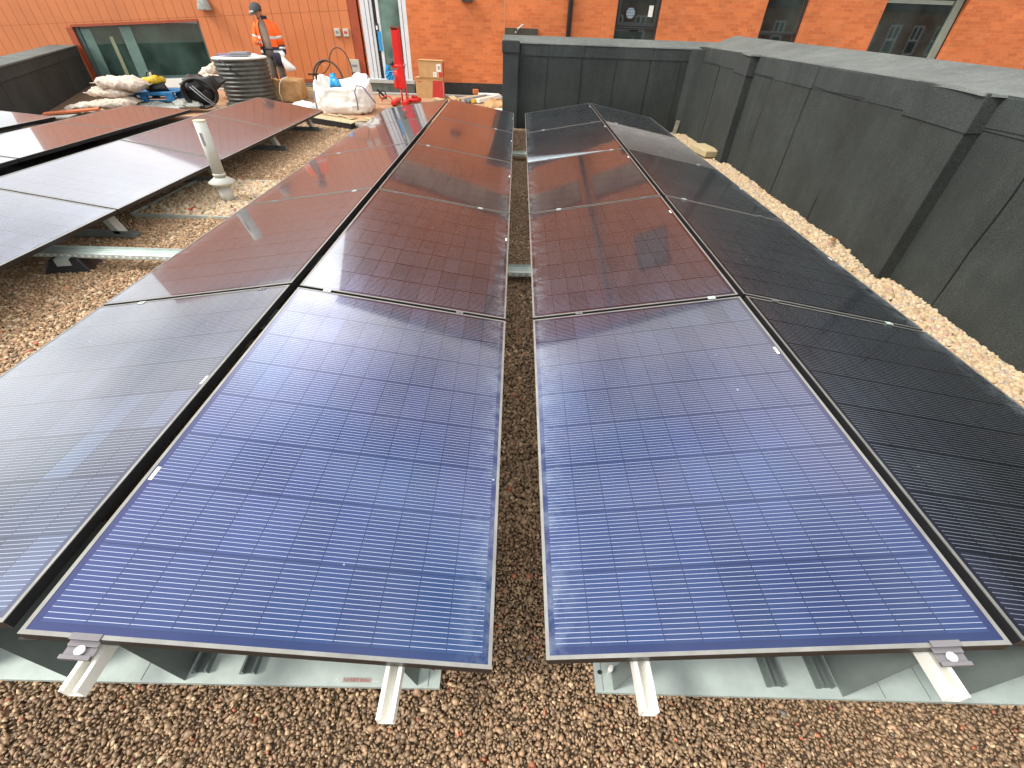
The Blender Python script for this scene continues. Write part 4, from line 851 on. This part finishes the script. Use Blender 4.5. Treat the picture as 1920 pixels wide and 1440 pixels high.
# red material lift
t = thing('material_lift', 'red mast material lift standing in front of the glazed door', 'material lift', (-2.82, 12.3, G))
b = MB(); b.box(-.10, .07, -.05, -.035, .74, 1.40); b.box(-.10, -.085, -.034, .06, .74, 1.44); b.box(.055, .10, -.05, .06, .70, 1.43); b.box(-.084, .054, .045, .06, .74, 1.43); b.build('mast', 'red', t, .004)
MB().box(-.107, .107, -.055, .065, 1.43, 1.465).build('mast_cap', simple('brown_cap', (.16, .05, .03), .6), t); MB().box(.10, .104, -.03, .05, .4, 1.42).build('side_channel', simple('dark_red', (.22, .01, .015), .5), t)
b = MB(); b.loft([ring(.115, .30, 20, -.05), ring(.12, .34, 20, -.05), ring(.12, .62, 20, -.05), ring(.10, .66, 20, -.05)]); b.build('winch_housing', 'red', t)
MB().box(-.03, .11, -.14, .05, .30, .76).build('carriage', 'red', t, .01); MB().tube([(-.16, -.07, .74), (.13, -.07, .74)], .035, 12).build('axle', 'red', t); MB().tube([(-.17, -.09, .76), (-.12, -.09, .82)], .03, 8).build('pulley', 'black', t)
MB().tube([(.13, -.1, .72), (.155, -.1, .80)], .022, 8).build('pulley', 'grey', t); MB().box(-.145, -.09, -.155, -.135, .46, .58).build('label_plate', 'strap', t)
for xx, yy in ((-.0, -.1), (.10, -.02)): MB().tube([(xx, yy, .33), (xx+.01, yy, .02)], .022, 8).build('leg', 'red', t)
for xx in (-.16, .10):
    MB().box(xx, xx+.10, -.62, .06, .03, .10).build('base_leg', 'red', t, .006)
    for yy in (-.56, .0): MB().tube([(xx+.02, yy, .045), (xx+.08, yy, .045)], .045, 14).build('wheel', 'black', t)
MB().tube([(-.16+.13*math.cos(a)-.16, -.3, .05+.12*math.sin(a)) for a in np.linspace(0, PI, 10)], .013, 6).build('foot_hoop', 'red', t)
MB().tube([(.14, -.1, .07), (.34, -.05, .07), (.40, .1, .07)], .045, 10).tube([(.2, .08, .12), (.34, .12, .10)], .04, 10).build('motor', 'red', t)
MB().tube([(.13, -.12, .7), (.15, -.13, .4), (.18, -.14, .1)], .007, 6).build('cable', 'strap', t)
# cardboard boxes
def carton(label, loc, w_, d_, h_, rot, low):
    t = thing('cardboard_box', label, 'cardboard box', loc, rot, 'stacked cardboard boxes')
    e = .004; MB().box(-w_/2, w_/2, -d_/2, d_/2, 0, h_).build('carton', 'card', t, .006)
    MB().box(-w_/2-.01, w_/2+.005, -d_/2-.014, d_/2*.1, h_+.001, h_+.007).box(-w_/2+.01, w_/2+.01, d_/2*.1+.004, d_/2+.01, h_+.001, h_+.006).build('flap', 'card', t)
    if low:
        MB().hexa([(w_*.08, -d_/2-.0015, .02), (w_/2-.005, -d_/2-.0015, .02), (w_/2-.005, -d_/2-.0005, .02), (w_*.08, -d_/2-.0005, .02), (w_*.14, -d_/2-.0015, h_-.05), (w_/2-.005, -d_/2-.0015, h_-.05), (w_/2-.005, -d_/2-.0005, h_-.05), (w_*.14, -d_/2-.0005, h_-.05)]).build('red_print', 'cardred', t)
        MB().box(w_/2+.0005, w_/2+.0015, -d_/2+.10, d_/2-.05, .03, h_-.04).build('red_print', 'cardred', t); MB().box(w_/2+.0018, w_/2+.0026, -d_/2+.05, -d_/2+.14, .06, h_-.06).build('sticker', 'label', t)
        MB().box(-w_/2+.05, -w_/2+.16, -d_/2-.0015, -d_/2-.0005, h_-.09, h_-.075).build('small_print', 'cardred', t)
    else:
        MB().box(w_*.34, w_/2-.005, -d_/2-.0015, -d_/2-.0005, .01, .12).build('red_print', 'cardred', t); MB().box(w_/2+.0005, w_/2+.0015, -d_/2+.02, d_/2-.04, .01, h_-.03).build('red_print', 'cardred', t)
        MB().box(w_*.25, w_*.43, -d_/2-.0035, -d_/2-.002, .13, .29).build('sticker', 'label', t); MB().box(w_*.10, w_*.25, -d_/2-.0035, -d_/2-.002, .02, .12).build('sticker', 'label', t)
        MB().box(w_*.31, w_*.39, -d_/2-.0045, -d_/2-.0037, .17, .25).build('sticker_print', 'sackg', t); MB().box(w_*.16, w_*.19, -d_/2-.0045, -d_/2-.0037, .05, .09).build('sticker_print', 'grey', t)
    return t
carton('lower cardboard box with a large red printed panel', (-2.30, 13.40, G), .70, .42, .44, (0, 0, .04), True)
carton('upper cardboard box with two white stickers', (-2.24, 13.38, G+.45), .60, .36, .35, (0, .015, .02), False)
# planks and levels on the ground near the end pillar
nm = [('pale_batten', 'timber', 'pale timber batten, leftmost of the strips beside the boxes'), ('brown_batten', 'card', 'narrow brown batten beside the pale one, left of the grey strips'), ('grey_strip', 'sackg', 'light grey flat strip lying between the battens'), ('blue_strip', simple('bluegrey', (.17, .20, .27), .5), 'blue grey flat strip lying beside the yellow level'), ('spirit_level', 'yellow', 'yellow spirit level lying on the boards'), ('aluminium_profile', 'alu', 'bright aluminium profile right of the yellow level')]
for k, (n_, mt, lb) in enumerate(nm):
    x = -1.62+k*.125; b = MB().box(-.05, .05, -.55, .55, 0, .06+.012*(k % 3)); o = b.build(n_, mt, None, .004, (x+.25, 13.05+.03*(k % 2), G+.015), (0, 0, -.50)); tag(o, lb, 'strip' if k not in (4,) else 'spirit level')
tag(MB().box(-.07, .07, -.05, .05, 0, .10).build('brick_piece', 'brick', None, .008, (-1.14, 13.72, G+.08), (0, 0, .3)), 'red brick piece resting at the far end of the strips', 'brick')
tag(MB().tube([(-.28, 0, .05), (.28, 0, .05)], .045, 12).build('white_tube', 'label', None, 0, (-.78, 13.62, G+.02), (0, 0, .03)), 'short white tube against the black plinth', 'tube')
t = tag(noisy(MB().loft([rrect(.26, .26, .7, 0), rrect(.30, .28, .7, .05, wob=.05), rrect(.2, .2, .7, .12, wob=.1), rrect(.05, .05, .7, .15)]).build('paper_sack', 'paper', None, 0, (-.52, 12.1, G)), .09, 6, 3), 'crumpled brown paper sack beside the end of the black wall', 'paper sack')
t = tag(noisy(MB().box(-.35, .30, -.25, .30, .0, .02).build('torn_sheet', 'label', None, 0, (-.48, 11.7, G+.005), (0, 0, .4)), .05, 5, 3), 'torn white sheet under the brown paper sack', 'sheet')
for k, (x, y, l, a, lb) in enumerate([(-1.95, 12.75, .6, -.9, 'pale offcut under the left corner of the boxes'), (-1.65, 12.95, .5, -1.2, 'pale offcut in front of the boxes, right piece')]):
    tag(MB().box(-l/2, l/2, -.07, .07, 0, .025).build('wood_offcut', 'timber', None, .003, (x, y, G+.012+.03*k), (.05, .04, a)), lb, 'offcut')
# beam and flaky offcuts at the end of the left gravel lane
t = thing('black_beam', 'black beam with flaky yellow top at the end of the left gravel lane', 'beam', (-3.62, 9.22, G), (0, 0, -.50)); MB().box(-.62, .62, -.06, .06, 0, .10).build('beam', 'black', t, .005); noisy(MB().box(-.60, .62, -.05, .14, .101, .115).build('foam_layer', simple('yellow_foam', (.42, .37, .22), .9, 0, .25, 20), t), .03, 8)
for k, (x, y, z, l, a, q) in enumerate([(-3.45, 9.75, .06, .30, .4, .3), (-3.30, 9.60, .06, .34, -.7, -.2), (-3.08, 9.55, .04, .28, .9, .1), (-3.75, 9.95, .05, .30, 0, .1), (-3.0, 9.8, .03, .22, -.3, .1), (-4.1, 9.9, .04, .25, .3, .1)]):
    lb = ['flaky timber splinter pointing at the builders bag, middle piece', 'long pale splinter sloping down to the beam end', 'short splinter nearest the panel corner', 'pale chip below the centre of the builders bag', 'small chip on the boards right of the splinters', 'small chip below the left end of the builders bag'][k]
    tag(MB().obox((0, 0, 0), l, .07, .02, (q, q, a)).build('wood_chip', 'timber', None, 0, (x, y, G+z)), lb, 'wood chip', 'pale timber chips by the beam')
tag(MB().box(-.22, .22, -.16, .16, 0, .012).build('board_sheet', 'timber2', None, 0, (-2.98, 9.15, G+.03), (0, .04, -.5)), 'grey flat sheet beside the beam near the panel corner', 'sheet')
# offcuts by the right wall
t = tag(MB().box(-.14, .14, -.30, .30, 0, .09).build('timber_block', 'timber', None, .006, (3.16, 7.80, G+.03), (0, 0, .15)), 'pale timber block lying on the cobbles by the far pilaster', 'timber')
t = tag(MB().box(-.035, .035, -.015, .015, 0, .24).build('timber_stake', 'timber2', None, .003, (3.12, 9.50, G), (0, .12, 0)), 'short timber stake leaning in the corner of the black wall', 'timber')
tag(MB().obox((0, 0, .0), .22, .03, .012, (.3, .2, .8)).build('wood_splinter', simple('redwood', (.38, .18, .08), .8), None, 0, (3.2, 3.95, G+.07)), 'reddish splinter of wood on the cobbles before the near pilaster', 'wood chip')
# far left boards
tag(MB().box(-.42, .42, -.10, .10, 0, .03).build('orange_board', 'orangeboard', None, .003, (-8.35, 9.05, G+.10), (0, -.05, .52)), 'orange board lying at the foot of the left sack pile', 'board')
tag(noisy(MB().box(-.38, .38, -.22, .22, 0, .015).build('felt_offcut', 'sill', None, 0, (-8.55, 8.75, G+.06), (0, -.03, .3)), .02, 4), 'pale grey felt offcut at the foot of the left black wall', 'felt')

# ---------------------------------------------------------------- the worker
P0 = thing('person', 'person in orange and navy hi-vis jacket and grey cap looking down, holding a white bag', 'person', (-6.07, 13.0, G))
def skin(name, vs, es, rs, mat, parent, sub=2):
    me = bpy.data.meshes.new(name); me.from_pydata(vs, es, []); o = bpy.data.objects.new(name, me); COL.objects.link(o)
    md = o.modifiers.new('s', 'SKIN'); 
    for k, r_ in enumerate(rs): me.skin_vertices[0].data[k].radius = r_ if isinstance(r_, tuple) else (r_, r_)
    me.skin_vertices[0].data[0].use_root = True
    o.modifiers.new('sub', 'SUBSURF').levels = sub; o.modifiers['sub'].render_levels = sub
    dg = bpy.context.evaluated_depsgraph_get(); dg.update(); m2 = bpy.data.meshes.new_from_object(o.evaluated_get(dg)); bpy.data.objects.remove(o)
    m2.materials.clear(); m2.materials.append(m[mat]); m2.polygons.foreach_set('use_smooth', [True]*len(m2.polygons))
    q = bpy.data.objects.new(name, m2); COL.objects.link(q); q.parent = parent; return q
vs = [(0, 0, .90), (0, .0, 1.10), (-.01, -.0, 1.30), (-.02, -.02, 1.44), (-.04, -.05, 1.53), (-.065, -.085, 1.60), (-.075, -.095, 1.69), (-.075, -.08, 1.75),
      (.17, .0, 1.40), (.22, .02, 1.14), (.27, -.03, .90), (.275, -.045, .82),
      (-.19, .0, 1.40), (-.27, -.02, 1.14), (-.20, -.20, 1.07), (-.14, -.25, 1.06),
      (.10, 0, .86), (.115, -.01, .50), (.13, .02, .09), (.14, -.10, .04), (-.09, 0, .86), (-.085, -.02, .50), (-.07, .02, .09), (-.08, -.10, .04)]
es = [(0, 1), (1, 2), (2, 3), (3, 4), (4, 5), (5, 6), (6, 7), (2, 8), (8, 9), (9, 10), (10, 11), (2, 12), (12, 13), (13, 14), (14, 15), (0, 16), (16, 17), (17, 18), (18, 19), (0, 20), (20, 21), (21, 22), (22, 23)]
rs = [(.14, .10), (.13, .10), (.15, .10), .065, .055, (.07, .085), (.088, .105), (.072, .088), .06, .045, .034, .03, .06, .045, .034, .03, .085, .055, .04, .035, .085, .055, .04, .035]
body = skin('body', vs, es, rs, 'skin', P0)
def hand(base, d, name):
    base = Vector(base); d = Vector(d).normalized(); sd_ = d.cross(Vector((0, 1, 0))).normalized(); V = [base, base+d*.05]; E_ = [(0, 1)]; R_ = [.022, (.03, .018)]
    for k in range(4):
        p = base+d*.085+sd_*(k-1.5)*.019; q = p+d*(.038-.004*abs(k-1.4))+Vector((0, -.014, -.004)); r_ = q+d*.012+Vector((0, -.03, -.01)); n0 = len(V); V += [p, q, r_]; E_ += [(1, n0), (n0, n0+1), (n0+1, n0+2)]; R_ += [.011, .009, .007]
    p = base+d*.03+sd_*.04+Vector((0, -.01, 0)); q = p+d*.035+sd_*.008+Vector((0, -.015, 0)); n0 = len(V); V += [p, q]; E_ += [(0, n0), (n0, n0+1)]; R_ += [.012, .009]
    return skin(name, [tuple(v) for v in V], E_, R_, 'skin', P0, 1)
hand((.275, -.045, .82), (.03, -.05, -1), 'hand'); hand((-.15, -.24, 1.06), (.9, -.35, .05), 'hand')
# head details
hd = Vector((-.08, -.12, 1.63))
MB().loft([[(hd.x-.022+.012*s_*math.cos(2*PI*j/8), hd.y-.075-.02*(1-s_), hd.z+.012*math.sin(2*PI*j/8)*s_+z) for j in range(8)] for s_, z in ((1, .03), (1.3, .0), (.6, -.015))]).build('nose', 'skin', P0)
for sx in (-.035, .02): MB().tube([(hd.x+sx-.01, hd.y-.070, hd.z+.03), (hd.x+sx-.01, hd.y-.076, hd.z+.03)], .009, 8).build('eye', 'black', P0)
MB().tube([(hd.x-.045, hd.y-.066, hd.z-.035), (hd.x-.015, hd.y-.072, hd.z-.038), (hd.x+.012, hd.y-.066, hd.z-.034)], .006, 6).build('mouth', simple('lip', (.30, .10, .08), .6), P0)
MB().loft([[(hd.x+.092+.006*s_, hd.y+.02+.02*s_*math.cos(2*PI*j/8), hd.z+.02+.032*s_*math.sin(2*PI*j/8)) for j in range(8)] for s_ in (.5, 1)]).build('ear', 'skin', P0)
def dome(cx, cy, cz, rx, ry, rz, n=20, k=7, tilt=0, zmin=0):
    rg_ = []
    for i in range(k+1):
        t_ = (i/k)*(PI/2); rg_.append([(cx+rx*math.cos(t_)*math.cos(2*PI*j/n), cy+ry*math.cos(t_)*math.sin(2*PI*j/n)+tilt*(rz*math.sin(t_)), cz+rz*math.sin(t_)) for j in range(n)])
    rg_[-1] = [(cx+.002*math.cos(2*PI*j/n), cy+.002*math.sin(2*PI*j/n)+tilt*rz, cz+rz) for j in range(n)]
    return MB().loft(rg_)
cap = dome(0, 0, 0, .108, .125, .125).build('cap', 'capm', P0, 0, (-.080, -.085, 1.655), (.45, -.15, -.35)); cap.scale = (1.22, 1.22, 1.15)
MB().loft([[(.085*math.cos(a)*s_, -.10-.085*s_*max(0, math.sin(a))-.0, z) for a in [2*PI*j/20 for j in range(20)]] for s_, z in ((1, 0), (1.02, .008))]).build('cap_peak', 'capm', cap)
MB().box(-.05, .045, -.135, -.122, .025, .05).build('cap_badge', 'label', cap)
MB().loft([[(.088*math.cos(2*PI*j/16), .10*math.sin(2*PI*j/16)+.02, z) for j in range(16)] for z in (-.05, .01)]).build('hair', simple('hair', (.08, .05, .03), .8), P0, 0, (-.075, -.07, 1.66), (.45, -.15, -.3))
# clothes: shirt, jacket (open in front), trousers
def ovals(spec, n=28): return [[(cx+rx*math.cos(2*PI*j/n), cy+ry*math.sin(2*PI*j/n), z) for j in range(n)] for cx, cy, rx, ry, z in spec]
MB().loft(ovals([(0, 0, .165, .115, .86), (0, 0, .165, .12, 1.0), (-.01, 0, .185, .125, 1.2), (-.01, 0, .19, .12, 1.36), (-.02, -.01, .10, .09, 1.46), (-.03, -.03, .078, .078, 1.52)])).build('shirt', 'shirt', P0)
def openshell(spec, a0, a1, n=30, th=.012):
    b = MB(); O = [[(cx+rx*math.cos(a), cy+ry*math.sin(a), z) for a in np.linspace(a0, a1, n)] for cx, cy, rx, ry, z in spec]; I = [[(cx+(rx-th)*math.cos(a), cy+(ry-th)*math.sin(a), z) for a in np.linspace(a0, a1, n)] for cx, cy, rx, ry, z in spec]
    k = len(spec)
    for A, fl_ in ((O, 0), (I, 1)):
        b.add([p for r_ in A for p in r_], [((i*n+j, i*n+j+1, (i+1)*n+j+1, (i+1)*n+j) if not fl_ else ((i+1)*n+j, (i+1)*n+j+1, i*n+j+1, i*n+j)) for i in range(k-1) for j in range(n-1)], 0, True)
    for j in (0, n-1): b.add([p for r_ in [(O[i][j], I[i][j]) for i in range(k)] for p in r_], [(2*i, 2*i+1, 2*i+3, 2*i+2) for i in range(k-1)])
    for i in (0, k-1): b.add([p for j in range(n) for p in (O[i][j], I[i][j])], [(2*j, 2*j+1, 2*j+3, 2*j+2) for j in range(n-1)])
    return b
A0, A1 = -PI/2+.42, 1.5*PI-.52
js = [(0, .0, .245, .165, .98), (0, 0, .235, .16, 1.12), (-.005, 0, .235, .155, 1.28), (-.01, 0, .225, .145, 1.38), (-.015, 0, .15, .115, 1.46), (-.02, 0, .095, .10, 1.50)]
openshell(js, A0, A1).build('jacket', 'hivis', P0)
openshell([(0.01, 0, .265, .175, .80), (.005, 0, .255, .170, .90), (0, 0, .2455, .1655, .979)], A0, A1-.1).build('jacket_hem', 'navy', P0)
openshell([(.006, 0, .260, .1745, .86), (.005, 0, .2585, .1735, .915)], A0+.02, A1-.12, th=.002).build('reflective_band', 'silver', P0)
openshell([(0, 0, .240, .163, 1.13), (0, 0, .240, .162, 1.185)], A0+.02, A1-.02, th=.002).build('reflective_band', 'silver', P0)
openshell([(-.025, 0, .105, .105, 1.485), (-.03, -.01, .11, .11, 1.56)], A0-.2, A1+.2).build('collar', 'navy', P0)
def sleeve(pts, rs_, mat, nm_): MB().tube(pts, rs_, 14, cap=True).build(nm_, mat, P0)
sleeve([(.15, 0, 1.42), (.205, .0, 1.33), (.255, .01, 1.14), (.28, -.01, 1.01)], [.075, .088, .080, .078], 'hivis', 'sleeve'); sleeve([(.28, -.01, 1.009), (.295, -.03, .86), (.298, -.035, .84)], [.078, .068, .06], 'navy', 'sleeve_cuff')
sleeve([(.283, -.014, .975), (.288, -.02, .93)], [.0795, .077], 'silver', 'reflective_band'); sleeve([(.246, .008, 1.19), (.257, .01, 1.135)], [.0855, .084], 'silver', 'reflective_band')
sleeve([(-.16, 0, 1.42), (-.225, .0, 1.33), (-.285, -.01, 1.15), (-.29, -.05, 1.10), (-.22, -.17, 1.065), (-.18, -.22, 1.06)], [.075, .085, .078, .076, .062, .052], 'hivis', 'sleeve'); sleeve([(-.273, -.006, 1.19), (-.288, -.012, 1.14)], [.083, .081], 'silver', 'reflective_band')
b = MB(); b.loft(ovals([(0, 0, .17, .125, .96), (0, 0, .18, .13, .86), (.0, 0, .185, .125, .78)])); b.build('trousers_top', 'trous', P0)
for sx, kx in ((-1, -.085), (1, .13)):
    MB().loft(ovals([(sx*.085, 0, .10, .115, .80), (kx*.9, -.01, .092, .098, .62), (kx, -.02, .080, .085, .45), (kx+sx*.0, .0, .075, .08, .28)], 18)).build('trouser_leg', 'trous', P0)
    MB().loft(ovals([(kx, .0, .077, .082, .279), (kx, .01, .078, .085, .08), (kx, .0, .07, .08, .06)], 18)).build('trouser_cuff', 'black', P0)
    MB().loft([[(kx+.052*math.cos(a), -.05+.14*math.sin(a)*(1.0 if math.sin(a) < 0 else .75), z) for a in [2*PI*j/20 for j in range(20)]] for z in (0, .05, .085)]).build('boot', 'black', P0)
MB().box(-.10, .12, -.142, -.12, .925, .95).build('belt', 'black', P0); noisy(MB().loft(ovals([(.18, -.10, .09, .07, .62), (.17, -.11, .10, .08, .74), (.15, -.11, .09, .06, .87)], 16)).build('tool_pouch', 'navy', P0), .03, 9)
o = tag(noisy(MB().loft([[(cx+rx*math.cos(2*PI*j/20), .07*math.sin(2*PI*j/20)*rx/.12, z) for j in range(20)] for cx, rx, z in ((.14, .05, -.30), (.10, .13, -.28), (.06, .12, -.20), (.01, .07, -.08), (-.02, .03, .0), (-.05, .09, .06), (-.05, .04, .12))]).build('plastic_bag', 'label', None, 0, (-5.76, 12.90, G+.80)), .05, 8, 6), 'white plastic bag held in the hand of the worker', 'bag')
